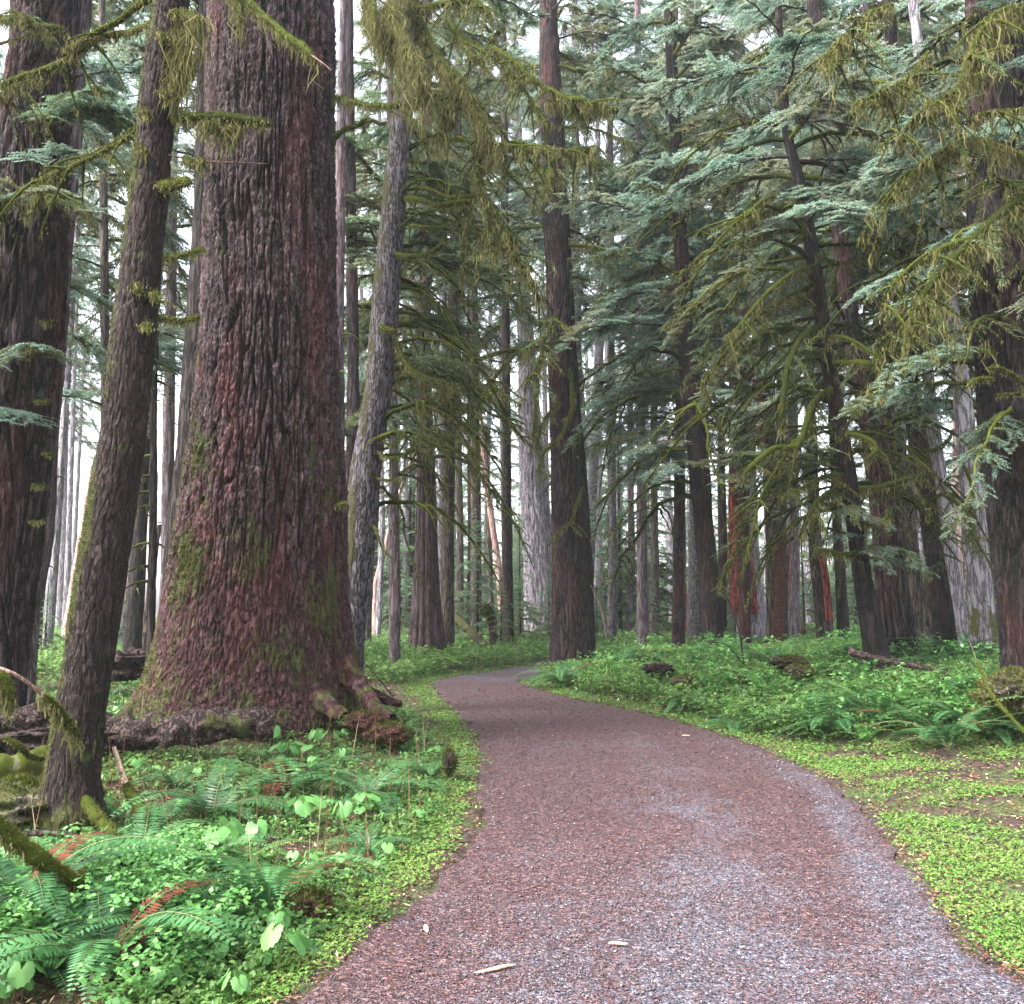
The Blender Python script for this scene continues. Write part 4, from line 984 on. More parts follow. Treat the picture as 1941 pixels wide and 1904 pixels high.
for k, (u, v0, vb) in enumerate([(1292, 1060, 1158), (1500, 1030, 1130)]):
    W = resample(np.array([at(u - 3, v0, 42), at(u, (v0 + vb) / 2, 42), at(u + 6, vb, 42)]), 40)
    rt = empty('broken_snag', W[-1] * np.array([1, 1, 0]), ['short bright red broken snag left of the dark tapering trunk', 'dull red broken snag right of the peeling mossy trunk'][k], 'snag')
    W[:, 2] = np.linspace(W[0, 2], hgt(W[-1, 0], W[-1, 1]) - .2, 40)
    v, f = tube(W[::-1] - np.array(rt.location), np.interp(np.linspace(0, 1, 40), [0, .6, 1], [.38, .26, .05]), 20, .4, 3)
    link('splintered_wood', mesh_from('splintered_wood', v, [(f, 0)], [M['bark_redrot']], None, False), rt)

# leaning dark trunk with mossy boughs (main feature on the right)
M_ = add_tree('hemlock_tree', 'dark leaning trunk with curved mossy boughs, front one of a close pair', 'tree',
    [(1478,60,14),(1490,236,17),(1510,327,20),(1538,472,24),(1565,660,27),(1588,783,28),(1606,900,29),(1622,1000,31),(1640,1120,36),(1652,1190,40),(1664,1262,48)], 14, 'bark_shaded', ext=4,
    nring=120, dz=.03, furrow=.014, ffreq=20, flare=.1, flare_h=.2, seed=55)
mb_, mr = M_['base'], M_['root']
arcs = [
 ([(1560,615,14),(1520,640,13.4),(1495,690,13.0),(1484,760,12.8),(1482,815,12.8)], .032, .02, 60),
 ([(1580,735,14),(1545,760,13.6),(1530,800,13.4),(1510,845,13.2),(1470,850,13.1),(1440,870,13),(1410,900,13)], .034, .022, 90),
 ([(1545,505,14),(1500,520,13.4),(1450,560,13),(1400,620,12.8),(1375,640,12.7)], .026, .012, 80),
 ([(1545,540,14),(1500,560,13.6),(1440,595,13.3),(1400,640,13.1),(1350,700,13),(1330,740,13)], .026, .014, 100),
 ([(1520,370,14),(1470,372,13.5),(1440,385,13.2),(1420,405,13),(1390,430,13)], .026, .014, 60),
 ([(1525,385,14),(1480,395,13.7),(1440,405,13.5),(1390,420,13.4),(1340,440,13.3)], .02, .012, 60),
 ([(1530,440,14),(1480,438,13.6),(1430,450,13.4),(1380,470,13.2)], .022, .012, 70),
 ([(1590,780,14),(1620,770,13.5),(1660,740,13.3),(1664,690,13.2),(1660,660,13.2)], .026, .02, 40),
 ([(1575,690,14),(1610,688,13.6),(1650,690,13.3),(1668,705,13.2),(1664,760,13.2)], .03, .024, 60),
 ([(1620,932,14),(1650,926,13.6),(1690,918,13.2),(1730,905,13),(1752,906,12.9)], .028, .024, 70),
 ([(1622,995,14),(1650,992,13.6),(1680,985,13.4),(1686,965,13.3)], .03, .026, 60),
 ([(1632,1046,14),(1600,1052,13.6),(1565,1044,13.3),(1540,1038,13.2)], .03, .018, 60),
 ([(1608,920,14),(1570,936,13.5),(1545,958,13.3),(1530,985,13.2),(1515,1020,13.2)], .034, .016, 140),
 ([(1605,900,14),(1560,905,13.6),(1520,925,13.4),(1480,940,13.2)], .02, .012, 90),
 ([(1560,640,14),(1600,640,13.6),(1640,660,13.3),(1680,690,13)], .02, .012, 50),
 ([(1540,480,14),(1590,500,13.5),(1640,488,13.2),(1690,460,13)], .022, .014, 70),
 ([(1575,660,14),(1540,668,13.6),(1500,670,13.4),(1480,664,13.3)], .02, .014, 50),
 ([(1598,820,14),(1640,830,13.5),(1662,850,13.3),(1640,875,13.2)], .026, .02, 60)]
for k, (pts, r0, r1, hn) in enumerate(arcs):
    r0 *= 1.7; r1 *= 1.7
    px_branch(mr, mb_, pts, r0, r1, seed=110 + k, hang=.14, hangn=hn, twigs=4 if k not in (12, 3, 1) else 14, mk='a' if k % 3 else 'd', leaf=.15)
add_boughs(M_, 14, 7.0, 11, ['green', 'green', 'mix'], 'b', .6, 1.15)
add_boughs(M_, 15, 3.0, 9.5, ['arch'], 'a', .55, 1.15, (175, 50))
add_boughs(M_, 18, 3.0, 9.5, ['arch'], 'd', .55, 1.1, (5, 50))
add_boughs(M_, 16, 2.6, 6.5, ['arch'], 'd', .5, .9, (190, 50))
add_boughs(M_, 4, 2.8, 6.4, ['arch', 'green'], 'a', .5, .95, (180, 65))
add_boughs(M_, 6, 2.2, 3.2, ['mix', 'green'], 'b', .3, .45, (-90, 60))

N_ = add_tree('cedar_tree', 'thick fluted purple brown cedar with a dark hollow cleft, right behind the dark leaning trunk', 'tree',
    [(1590,420,28),(1606,560,31),(1622,660,36),(1645,760,41),(1660,850,45),(1676,960,48),(1690,1110,54),(1698,1190,60),(1704,1240,68)], 16, 'bark_dark', ext=8, nring=170, dz=.05, furrow=.018, ffreq=12, vst=.03, flute=.20, seed=56)
add_boughs(N_, 12, 3.5, 10, ['arch'], 'd', .6, 1.1, (30, 90))
add_boughs(N_, 8, 6.4, 12, ['mix', 'moss', 'green'], 'a', .8, 1.3)
thin('rugged reddish trunk right of the fluted purple cedar', [(1680,700,24),(1700,860,30),(1719,1000,32),(1732,1100,32),(1743,1185,34)], 21, 'bark_mossy', crown=3, cz=7, furrow=.035, nring=70, dz=.06)
P_ = add_tree('spruce_tree', 'dark trunk in shade with mossy bent limb, left one of the trunk pair at right', 'tree',
    [(1715,560,26),(1722,690,30),(1734,800,32),(1752,900,34),(1764,1000,34),(1778,1100,36),(1792,1210,42)], 17.5, 'bark_shaded', ext=7, nring=110, dz=.05, furrow=.02, ffreq=12, seed=58)
px_branch(P_['root'], P_['base'], [(1758,880,17),(1752,858,16.7),(1775,852,16.5),(1795,838,16.4),(1808,815,16.3)], .04, .035, hang=.06, hangn=40, seed=140, dens=1.5)
px_branch(P_['root'], P_['base'], [(1755,870,17),(1764,895,16.8),(1770,908,16.8)], .03, .02, hang=.06, hangn=40, seed=141)
add_boughs(P_, 10, 3.2, 10, ['arch'], 'a', .6, 1.1)
add_boughs(P_, 9, 6, 11.5, ['mix', 'moss', 'green'], 'a', .7, 1.2)
thin('pale ribbed trunk leaning out from behind the dark shaded trunk', [(1752,640,18),(1768,800,22),(1790,960,26),(1806,1080,28),(1820,1200,30)], 20, 'bark_grey', crown=0, cz=8, furrow=.02, flute=.08)
R_ = add_tree('hemlock_tree', 'pale silver trunk with a yellow mossy lower half near the right edge', 'tree',
    [(1800,560,24),(1810,640,26),(1826,783,34),(1840,930,40),(1852,1080,44),(1860,1150,46),(1864,1210,50)], 16.5, 'bark_grey', ext=7, nring=120, dz=.04, furrow=.012, ffreq=14, seed=59,
    mossf=lambda A, Z, x, y: np.clip(sstep(3.6, 1.2, Z) * .45 + .7 * fbm(x * 4, y * 4, Z * 1.6, 4), 0, 1))
px_branch(R_['root'], R_['base'], [(1822,880,16.2),(1835,900,16),(1845,940,15.9),(1832,985,15.9)], .035, .02, hang=.1, hangn=60, seed=142)
add_boughs(R_, 8, 3.0, 9, ['arch'], 'a', .5, 1.0)
add_boughs(R_, 10, 6, 11.5, ['mix', 'moss', 'green'], 'b', .7, 1.2)
S_ = add_tree('spruce_tree', 'massive very dark furrowed trunk cut by the right edge of the view', 'tree',
    [(1915,430,140),(1922,600,146),(1942,800,150),(1962,1000,154),(1980,1150,160),(1994,1240,168)], 11.5, 'bark_shaded', ext=6, nring=260, dz=.03, furrow=.05, ffreq=9, flare=0.0, seed=60)
sb, sr = S_['base'], S_['root']
for k, (pts, r0, r1, hn, tw, mk, hg) in enumerate([
 ([(1960,360,8.6),(1905,400,8.1),(1850,450,7.8),(1800,500,7.6),(1765,540,7.5),(1735,590,7.45),(1720,640,7.45)], .055, .026, 170, 34, 'd', .26),
 ([(1850,450,7.8),(1790,470,7.7),(1740,500,7.6),(1700,530,7.6),(1670,580,7.6)], .032, .015, 60, 8, 'a', .12),
 ([(1960,330,8.4),(1930,360,8.3),(1880,330,8.2)], .02, .012, 40, 6, 'd', .12),
 ([(1960,210,9),(1900,212,8.8),(1850,218,8.6)], .024, .016, 60, 8, 'a', .12),
 ([(1880,720,10.6),(1850,720,10.3),(1830,735,10.2)], .03, .026, 40, 0, 'a', .06),
 ([(1960,740,10.6),(1900,700,10.3),(1870,700,10.2)], .028, .022, 40, 0, 'a', .06),
 ([(1960,745,10.5),(1890,750,10.2)], .02, .02, 30, 0, 'd', .06),
 ([(1960,10,8.2),(1900,20,8),(1860,60,7.8),(1840,110,7.7),(1835,150,7.7)], .034, .02, 150, 14, 'a', .3),
 ([(1960,300,9),(1900,280,8.6),(1840,262,8.4),(1790,285,8.3),(1740,320,8.2),(1700,370,8.2)], .024, .014, 120, 18, 'a', .22),
 ([(1850,150,8.2),(1800,180,8.1),(1750,210,8.0),(1700,270,8.0)], .022, .014, 110, 14, 'a', .22),
 ([(1760,100,8.2),(1720,150,8.1),(1660,180,8.0),(1620,200,8.0)], .024, .018, 90, 14, 'a', .2),
 ([(1690,10,8.5),(1640,30,8.3),(1600,70,8.2),(1560,120,8.1)], .024, .016, 130, 16, 'a', .24)]):
    px_branch(sr, sb, pts, r0, r1, seed=150 + k, hang=hg, hangn=hn, twigs=tw, mk=mk, leaf=.25)
add_boughs(S_, 14, 4.2, 9.0, ['arch'], 'd', .6, 1.1, (190, 70))
add_boughs(S_, 14, 5.4, 10.0, ['green', 'green', 'mix'], 'b', .6, 1.0, (190, 85))
add_boughs(S_, 4, 3.8, 5.2, ['mix', 'green'], 'b', .5, .9, (200, 70))

# high foliage trees whose boughs fill the upper right and upper centre
U_ = thin('slender trunk lost among blue green boughs in the upper right', [(1640,40,12),(1636,150,14),(1640,300,16),(1650,430,17),(1668,650,19),(1690,900,22),(1712,1180,26)], 19, 'bark_dark', ext=5)
add_boughs(U_, 40, 5.6, 14, ['green', 'green', 'mix'], 'b', .9, 1.5)
V_ = thin('slender trunk among layered blue green boughs right of the centre top', [(1284,180,8),(1286,300,11),(1290,380,13),(1290,600,16),(1288,900,20),(1286,1180,24)], 27, 'bark_dark', ext=6)
add_boughs(V_, 56, 6.0, 19, ['green', 'green', 'green', 'mix'], 'b', 1.1, 1.8)
for k, (u, Y, lab) in enumerate([  # trees seen mostly as boughs
(1410,24,'dark trunk behind layered boughs left of the dark leaning trunk'),(1215,30,'dim trunk behind pale boughs right of the tall brown trunk'),
                                 (1860,22,'dim trunk behind boughs in the upper right corner'),(960,32,'slim mossy trunk behind drooping limbs left of the tall brown trunk'),
                                 (745,22,'slim trunk behind the leaning two-tone trunk'),(200,20,'slim trunk with feathery boughs left of the leaning brown trunk'),
                                 (30,16,'trunk with blue green boughs beside the left edge'),
    (1095,36,'pale green bough tree right behind the tall brown trunk'),(1480,30,'pale green bough tree behind the top of the dark leaning trunk'),(1330,36,'pale green bough tree behind the dark tapering trunk'),(1730,28,'pale green bough tree behind the rugged reddish trunk'),(900,38,'pale green bough tree between fluted cedar and tall brown trunk')]):
    T_ = thin(lab, [(u - 6, 60, 12), (u - 3, 400, 15), (u, 800, 17), (u + 3, 1195, 22)], Y, ['bark_dark', 'bark_purple', 'bark_mossy'][k % 3], ext=6)
    hi_ = 1.6 + Y * .66
    if k == 4: add_boughs(T_, 14, 1.6 + Y * .12, 1.6 + Y * .5, ['arch'], 'a' if k % 2 else 'd', .05 * Y * .6, .05 * Y + .2)
    add_boughs(T_, 9 if k == 3 else 20 if Y > 18 else 16, 1.6 + Y * [.16, .22, .16, .24, .18, .20, .2, .30, .28, .30, .26, .38][k], hi_, ['green', 'mix', 'green'] if k not in (3, 4) else ['mix', 'moss', 'green'], 'b' if k != 4 else 'a', .05 * Y * .8 + .2, .05 * Y + .5)

# ------------------------------------------------------------------ far forest
FT = []
for i in range(3):
    zz = np.linspace(-1, 34, 20)
    rg = np.random.default_rng(700 + i)
    cs = np.stack([.25 * np.sin(zz * .08 + i), .2 * np.cos(zz * .07), zz, np.interp(zz, [-1, 0, 2, 34], [.48, .36, .30, .16])], 1)
    FT.append(trunk_mesh('trunk', cs, 22, .7, M[['bark_grey', 'bark_purple', 'bark_smooth'][i]], furrow=.03, ffreq=4, seed=80 + i)[0])  # far barks kept pale, distance haze put into their colour
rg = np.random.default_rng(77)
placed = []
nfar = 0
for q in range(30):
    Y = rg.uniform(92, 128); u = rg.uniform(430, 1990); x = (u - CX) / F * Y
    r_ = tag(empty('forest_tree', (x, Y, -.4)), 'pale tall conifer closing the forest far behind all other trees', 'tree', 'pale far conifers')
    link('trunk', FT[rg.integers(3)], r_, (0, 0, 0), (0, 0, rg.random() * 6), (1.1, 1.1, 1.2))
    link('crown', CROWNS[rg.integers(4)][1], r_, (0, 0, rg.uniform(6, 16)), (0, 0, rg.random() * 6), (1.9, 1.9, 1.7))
while nfar < 28:
    Y = 46 + 46 * rg.random() ** 1.1
    x = rg.uniform(-.66, .66) * Y
    u = CX + F * x / Y
    if any((x - a) ** 2 + (Y - b) ** 2 < 5.5 for a, b in placed): continue
    if 60 < u < 420 and rg.random() < .45: continue
    placed.append((x, Y)); nfar += 1
    lab, grp = (('far trunk with bare lower stem in the bright gaps left of the huge spruce', 'far trees left of the spruce') if u < 430 else
                ('far trunk rising from pale undergrowth between the huge spruce and tall brown trunk', 'far trees beyond the path bend') if u < 1080 else
                ('far trunk beyond the bright undergrowth of the right bank', 'far trees beyond the right bank'))
    g = max(-.3, hgt(x, Y))
    r_ = tag(empty('forest_tree', (x, Y, g - .2)), lab, 'tree', grp)
    s = rg.uniform(.6, 1.25)
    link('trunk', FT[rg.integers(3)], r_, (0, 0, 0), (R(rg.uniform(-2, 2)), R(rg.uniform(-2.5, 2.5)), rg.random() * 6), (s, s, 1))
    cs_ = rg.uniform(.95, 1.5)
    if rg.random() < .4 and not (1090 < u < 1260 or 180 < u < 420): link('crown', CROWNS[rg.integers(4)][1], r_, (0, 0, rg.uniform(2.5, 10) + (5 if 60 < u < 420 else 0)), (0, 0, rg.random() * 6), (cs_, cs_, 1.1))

# young hemlocks under the big trees
for k, (u, v_, Y, s, lab) in enumerate([
    (905,1215,33,1.0,'young hemlock with flat feathery tiers left of the tall brown trunk'),(985,1210,36,.9,'young hemlock in front of the pale centre trunk'),
    (845,1215,38,.8,'young hemlock behind the fluted cedar'),(1040,1200,34,.6,'small young hemlock left against the tall brown trunk'),
    (1130,1195,32,.5,'small young hemlock right of the tall brown trunk'),(760,1215,40,.8,'young hemlock between lilac trunk and fluted cedar'),
    (1225,1190,38,.6,'small young hemlock behind the right bank under hanging boughs'),(1390,1190,26,.35,'tiny young hemlock at the foot of the dark tapering trunk'),
    (255,1225,26,.45,'tiny young hemlock at the foot of the broad mossy trunk'),(95,1240,22,.4,'tiny young hemlock right of the left edge trunks'),
    (1520,1180,40,.6,'small young hemlock behind the peeling mossy trunk'),(950,1220,30,.5,'small dark young hemlock beside the path bend')]
    + [(float(a), 1200, float(b), float(c_), 'distant young hemlock filling the gaps between far trunks') for a, b, c_ in zip(np.random.default_rng(5).uniform(430, 1900, 90), np.random.default_rng(6).uniform(44, 88, 90), np.random.default_rng(8).uniform(1.0, 2.6, 90))]
    + [(float(a), 1200, float(b), float(c_), 'hazy conifer at the far back of the forest closing the view') for a, b, c_ in zip(np.random.default_rng(15).uniform(440, 2000, 60), np.random.default_rng(16).uniform(92, 125, 60), np.random.default_rng(18).uniform(1.6, 3.2, 60))]):
    x = (u - CX) / F * Y
    r_ = tag(empty('young_hemlock', (x, Y, hgt(x, Y))), lab, 'young tree', ('hazy far conifers' if k > 101 else 'distant young hemlocks') if k > 11 else None)
    v, f = tube(np.stack([np.zeros(8), np.zeros(8), np.linspace(-.1, 5.0 * s, 8)], 1), np.linspace(.05, .01, 8) * (s + .3), 8, .1, 4)
    link('trunk', mesh_from('trunk', v, [(f, 0)], [M['bark_dark']], None, True), r_)
    link('crown', SAP[k % 3], r_, (0, 0, .15 * s), (0, 0, k * 1.1), (s, s, s))

# ------------------------------------------------------------------ fallen wood, roots, stumps
def lump(name, label, cat, c, size, mat, seed=0, freq=2.2, amp=.35, nr=60, ns=90, fuzzm=None, nf=0, flat=.0, rot=0):
    """rough rounded mass: stump, moss mound or root clod"""
    th = np.linspace(.02, PI - .02, nr)[:, None]; ph = (np.arange(ns) * 2 * PI / ns)[None, :]
    X = np.sin(th) * np.cos(ph); Y = np.sin(th) * np.sin(ph); Z = np.cos(th) + 0 * ph
    k = 1 + amp * fbm(X * freq + seed, Y * freq, Z * freq, 5)
    V = np.stack([X * k * size[0], Y * k * size[1], Z * k * size[2]], -1).reshape(-1, 3) @ rotz(rot).T
    o = tag(link(name, mesh_from(name, V, [(grid_faces(nr, ns, True), 0)], [M[mat]], {'moss': np.clip(.2 + .5 * fbm(V[:, 0] * 3, V[:, 1] * 3, V[:, 2] * 3 + seed, 3), 0, 1)}, True), None, c), label, cat)
    if fuzzm:
        rg = np.random.default_rng(seed); Vg = V[rg.integers(0, len(V), nf)]
        n = unit(Vg / np.array(size)); d = unit(n + rg.normal(size=n.shape) * .6)
        mb = MB(); v, f = slivers(Vg - n * .01, d, unit(np.cross(d, rg.normal(size=d.shape))), rg.uniform(.02, .06, nf), .012); mb.add(v, f, 0, np.repeat(rg.random(nf), 3))
        link('moss', mb.mesh('moss', [M[fuzzm]]), o)
    return o
def log_thing(name, label, cat, pts, r0, r1, mat, seed=0, bump=.25, moss=None, nm=0, hang=0, hangn=0, sides=40, fz=.025):
    W = np.array([at(*p) for p in pts])
    c = W[0]; n = max(30, int(np.linalg.norm(np.diff(W, axis=0), axis=1).sum() / .04))
    P = resample(W, n) - c; t = np.linspace(0, 1, n); rad = r0 * (1 - t) + r1 * t
    v, f = tube(P, rad, sides, bump, 6 if r0 > .08 else 20)
    cap0 = np.arange(sides)
    root = tag(empty(name, c), label, cat)
    ms_ = np.clip(.3 + .7 * fbm(v[:, 0] * 3, v[:, 1] * 3, v[:, 2] * 3 + seed, 3), 0, 1)
    fc = [(f, 0)]
    v = np.vstack([v, P[0:1], P[-1:]]); m = len(v)
    caps = np.array([[m - 2, (i + 1) % sides, i] for i in range(sides)] + [[m - 1, (n - 1) * sides + i, (n - 1) * sides + (i + 1) % sides] for i in range(sides)])
    link('wood', mesh_from('wood', v, [(f, 0), (caps, 0)], [M[mat]], {'moss': np.append(ms_, [0, 0])}, False), root)
    if moss:
        rg = np.random.default_rng(seed + 5); mb = MB()
        a, b = moss
        i0, i1 = int(a * (n - 1)), int(b * (n - 1))
        Pm = P[i0:i1 + 1]; rm = rad[i0:i1 + 1]
        tt = np.linspace(0, 1, len(Pm)); rr = rm * (1.15 + .5 * np.sin(PI * np.clip(tt, 0, 1)) * (1 if r0 < .05 else .05)) * (1 + .2 * perlin(tt * 12, seed, .3))
        vv, ff = tube(Pm, rr, 12, .3, 18); mb.add(vv, ff, 2, .35)  # dark moss tube below lighter fuzz, depth shade painted in
        fuzz(mb, Pm, rr, rg, nm, fz, fz * .3, 0)
        if hangn:
            PP = Pm[rg.integers(0, len(Pm), hangn)]; strands(mb, PP - np.array([0, 0, .01]), rg, hang, .012, 5, 1, .02)
        link('moss', mb.mesh('moss', [M['moss'], M['strand'], M['moss_dark']]), root)
    return root
hz = lambda u, v_, Y: at(u, v_, Y)
# rotten nurse log in front of the spruce
log_thing('nurse_log', 'dark rotten log lying across the front of the huge spruce', 'fallen log', [(120,1375,9.2),(230,1388,9.0),(330,1384,8.9),(430,1372,8.9),(520,1372,9.0)], .17, .13, 'soilwood', 3, .45, moss=None, sides=60)
log_thing('fallen_log', 'thick moss covered log end lying behind the foot of the leaning brown trunk', 'fallen log', [(-60,1470,7.6),(20,1462,7.7),(90,1445,7.9),(150,1435,8.3)], .12, .10, 'darktwig', 4, .3, moss=(.05, .8), nm=9000, fz=.03)
log_thing('fallen_branch', 'slanting bare stick with clumps of moss crossing the front of the leaning brown trunk', 'branch',
          [(-20,1262,5.2),(20,1275,5.2),(60,1300,5.25),(95,1330,5.3),(125,1365,5.35),(152,1408,5.4)], .012, .010, 'twig', 5, .15, sides=10, moss=(.55, .98), nm=2600, hang=.09, hangn=70)
log_thing('fallen_branch', 'thick yellow mossy stick slanting down at the lower left edge', 'branch',
          [(-30,1540,4.3),(20,1585,4.35),(70,1625,4.4),(120,1660,4.5),(165,1685,4.6)], .022, .022, 'darktwig', 6, .2, sides=12, moss=(0, 1), nm=5000, hang=.06, hangn=90)
log_thing('fallen_branch', 'small broken upright stick with mossy foot right of the leaning brown trunk', 'branch',
          [(216,1416,6.7),(226,1450,6.7),(240,1490,6.6),(258,1520,6.5),(272,1545,6.4)], .014, .03, 'cutwood', 7, .2, sides=12, moss=(.5, 1), nm=1800, hang=.04, hangn=20)
log_thing('fallen_branch', 'mossy branch with hanging clump poking in at the left edge', 'branch',
          [(-40,1268,5.6),(-5,1280,5.6),(14,1300,5.6),(20,1330,5.6)], .03, .015, 'darktwig', 8, .2, sides=10, moss=(0, 1), nm=1800, hang=.14, hangn=80)
log_thing('fallen_branch', 'forked mossy twig lying left of the foot of the leaning brown trunk', 'branch',
          [(10,1400,6.6),(35,1415,6.6),(60,1435,6.7),(100,1440,6.8)], .012, .01, 'darktwig', 9, .2, sides=8, moss=(0, 1), nm=1200)
log_thing('tree_root', 'dark wet root arching over the ground below the leaning brown trunk', 'root',
          [(0,1592,5.3),(60,1580,5.4),(110,1580,5.4),(150,1590,5.4),(172,1625,5.3)], .02, .012, 'soilwood', 10, .3, sides=14)
log_thing('tree_root', 'mossy root running right from the foot of the leaning brown trunk', 'root',
          [(160,1515,6.4),(185,1550,6.25),(215,1578,6.1),(245,1596,5.9)], .032, .014, 'darktwig', 14, .3, sides=16, moss=(0, .9), nm=1800)
log_thing('fallen_log', 'mossy slanting log leaning in the undergrowth behind the fluted cedar', 'fallen log',
          [(862,1170,31),(890,1195,30),(925,1232,29)], .16, .12, 'bark_mossy', 11, .3, sides=24, moss=None)
log_thing('broken_snag', 'dark drooping broken snag with mossy cap standing near the path bend', 'snag',
          [(916,1150,30),(930,1172,30),(935,1200,30),(934,1235,30)], .17, .10, 'soilwood', 12, .4, sides=24, moss=(0, .35), nm=900, fz=.07, hang=.25, hangn=60)
log_thing('dead_stick', 'thin pale crooked stick rising from the bank right of the tall brown trunk', 'stick',
          [(1120,1110,21),(1138,1150,21),(1146,1185,21),(1150,1215,21)], .011, .014, 'twig', 13, .1, sides=8)
log_thing('dead_sapling', 'black bare forked sapling on the right bank left of the dark leaning trunk', 'sapling',
          [(1372,1120,16),(1390,1160,16),(1402,1200,16),(1410,1260,16)], .010, .02, 'soilwood', 15, .1, sides=8)
log_thing('dead_sapling', 'low forked bare twig beside the black bare sapling', 'sapling',
          [(1345,1215,15.8),(1380,1225,15.8),(1405,1255,15.9)], .007, .012, 'soilwood', 16, .1, sides=8)
log_thing('dead_sapling', 'two dark bare stems standing in the left verge right of the huge spruce', 'sapling',
          [(690,1255,12.6),(720,1290,12.4),(745,1320,12.2)], .006, .01, 'soilwood', 17, .1, sides=8)
log_thing('fallen_log', 'short rotten dark log lying among ferns right of the dark leaning trunk', 'fallen log',
          [(1610,1236,13),(1660,1248,12.7),(1740,1264,12.3),(1800,1276,12)], .05, .03, 'soilwood', 18, .4, sides=24)
log_thing('fallen_branch', 'pale slanting twig leaning in the undergrowth at the right edge', 'branch',
          [(1836,1210,9.6),(1862,1280,9.0),(1890,1330,8.6),(1945,1390,8.3)], .006, .010, 'darktwig', 19, .1, sides=8, moss=(.3, 1), nm=700)
def on(u, v_, Y, dz=0.0):
    x = (u - CX) / F * Y; return (x, Y, hgt(x, Y) + dz)
def pl(u, v_, Y):
    return tuple(at(u, v_, Y))
lump('rotten_stump', 'crumbling red rotten wood at the right foot of the huge spruce', 'stump', pl(735,1392,9.9), (.24,.25,.11), 'rot', 3, 2.2, .28, fuzzm='moss_dark', nf=1500)
lump('rotten_stump', 'crumbling red wood beside the spruce root, higher of the two red masses', 'stump', pl(690,1368,10.1), (.26,.25,.10), 'rot', 4, 2.2, .28, fuzzm='moss_dark', nf=1500)
lump('rotten_stump', 'small dark pointed stump at the path edge right of the ferns', 'stump', pl(852,1445,8.7), (.06,.06,.10), 'soilwood', 5, 2.0, .3, fuzzm='moss_dark', nf=900)
lump('rotten_stump', 'small red crumbling stump low in the left undergrowth near the path', 'stump', pl(588,1718,4.95), (.10,.10,.07), 'rot', 6, 2.2, .3, fuzzm='moss_dark', nf=900)
lump('root_clod', 'dark tangled root clod on the right bank near the path bend', 'root mass', pl(1248,1268,16.5), (.22,.2,.08), 'soilwood', 7, 3.2, .75)
lump('moss_mound', 'olive moss mound on the right bank right of the dark root clod', 'mound', pl(1300,1294,15.5), (.25,.25,.11), 'bark_mossy', 8, 1.8, .3, fuzzm='moss', nf=3500)
lump('moss_mound', 'small bright moss mound left of the foot of the dark leaning trunk', 'mound', pl(1516,1274,13.6), (.18,.2,.09), 'bark_mossy', 9, 1.8, .3, fuzzm='moss', nf=3000)
lump('twig_mound', 'grey brown twiggy mound behind the small bright moss mound', 'mound', pl(1496,1256,14.6), (.26,.26,.09), 'soilwood', 10, 2.6, .4, fuzzm='moss_dark', nf=3500)
lump('moss_mound', 'golden mossy mound at the right edge among ferns', 'mound', pl(1920,1312,9.8), (.34,.34,.20), 'bark_mossy', 11, 2.2, .35, fuzzm='moss', nf=9000)
lump('moss_mound', 'low dark moss hump under leaves left of the foot of the leaning brown trunk', 'mound', pl(40,1530,6.6), (.5,.4,.18), 'bark_mossy', 12, 2.0, .3, fuzzm='moss_dark', nf=7000)
#lump('moss_mound', 'dark root tangle left of the dark leaning trunk on the right bank', 'root mass', pl(1610,1240,14.6), (.10,.10,.20), 'soilwood', 13, 3.0, .8)
lump('root_clod', 'dark earthy hump under the left end of the rotten nurse log', 'root mass', pl(60,1392,8.8), (.7,.5,.22), 'soilwood', 14, 3.0, .6)
lump('moss_mound', 'brown red rotten hump behind the spruce left of its base', 'mound', pl(235,1262,15), (.6,.5,.22), 'soilwood', 15, 3.0, .6)
# small chips lying on the path
for k, (u, v_, ln_, lab) in enumerate([(938,1838,.13,'pale broken wood chip lying on the path near the camera'),(808,1762,.07,'small splinter lying at the left of the near path'),
        (1172,1790,.06,'pale flat stone chip in the middle of the near path'),(1648,1518,.05,'orange leaf lying at the right gravel edge'),(1300,1395,.07,'thin pale splinter on the far right path edge')]):
    p = gnd(u, v_, .02); n = 8; q = np.linspace(-1, 1, n)
    P = np.stack([q * ln_ * .7, q * ln_ * .35, .006 + .003 * np.sin(q * 3)], 1)
    v, f = tube(P, .011 * np.sqrt(np.clip(1.02 - q ** 2, 0, 1)) + .001, 8, .3, 60)
    v[:, 2] *= .6
    tag(link('wood_chip' if k < 4 else 'splinter', mesh_from('chip', v, [(f, 0)], [M['cutwood']], None), None, p, (0, 0, k * 1.3)), lab, 'wood chip')

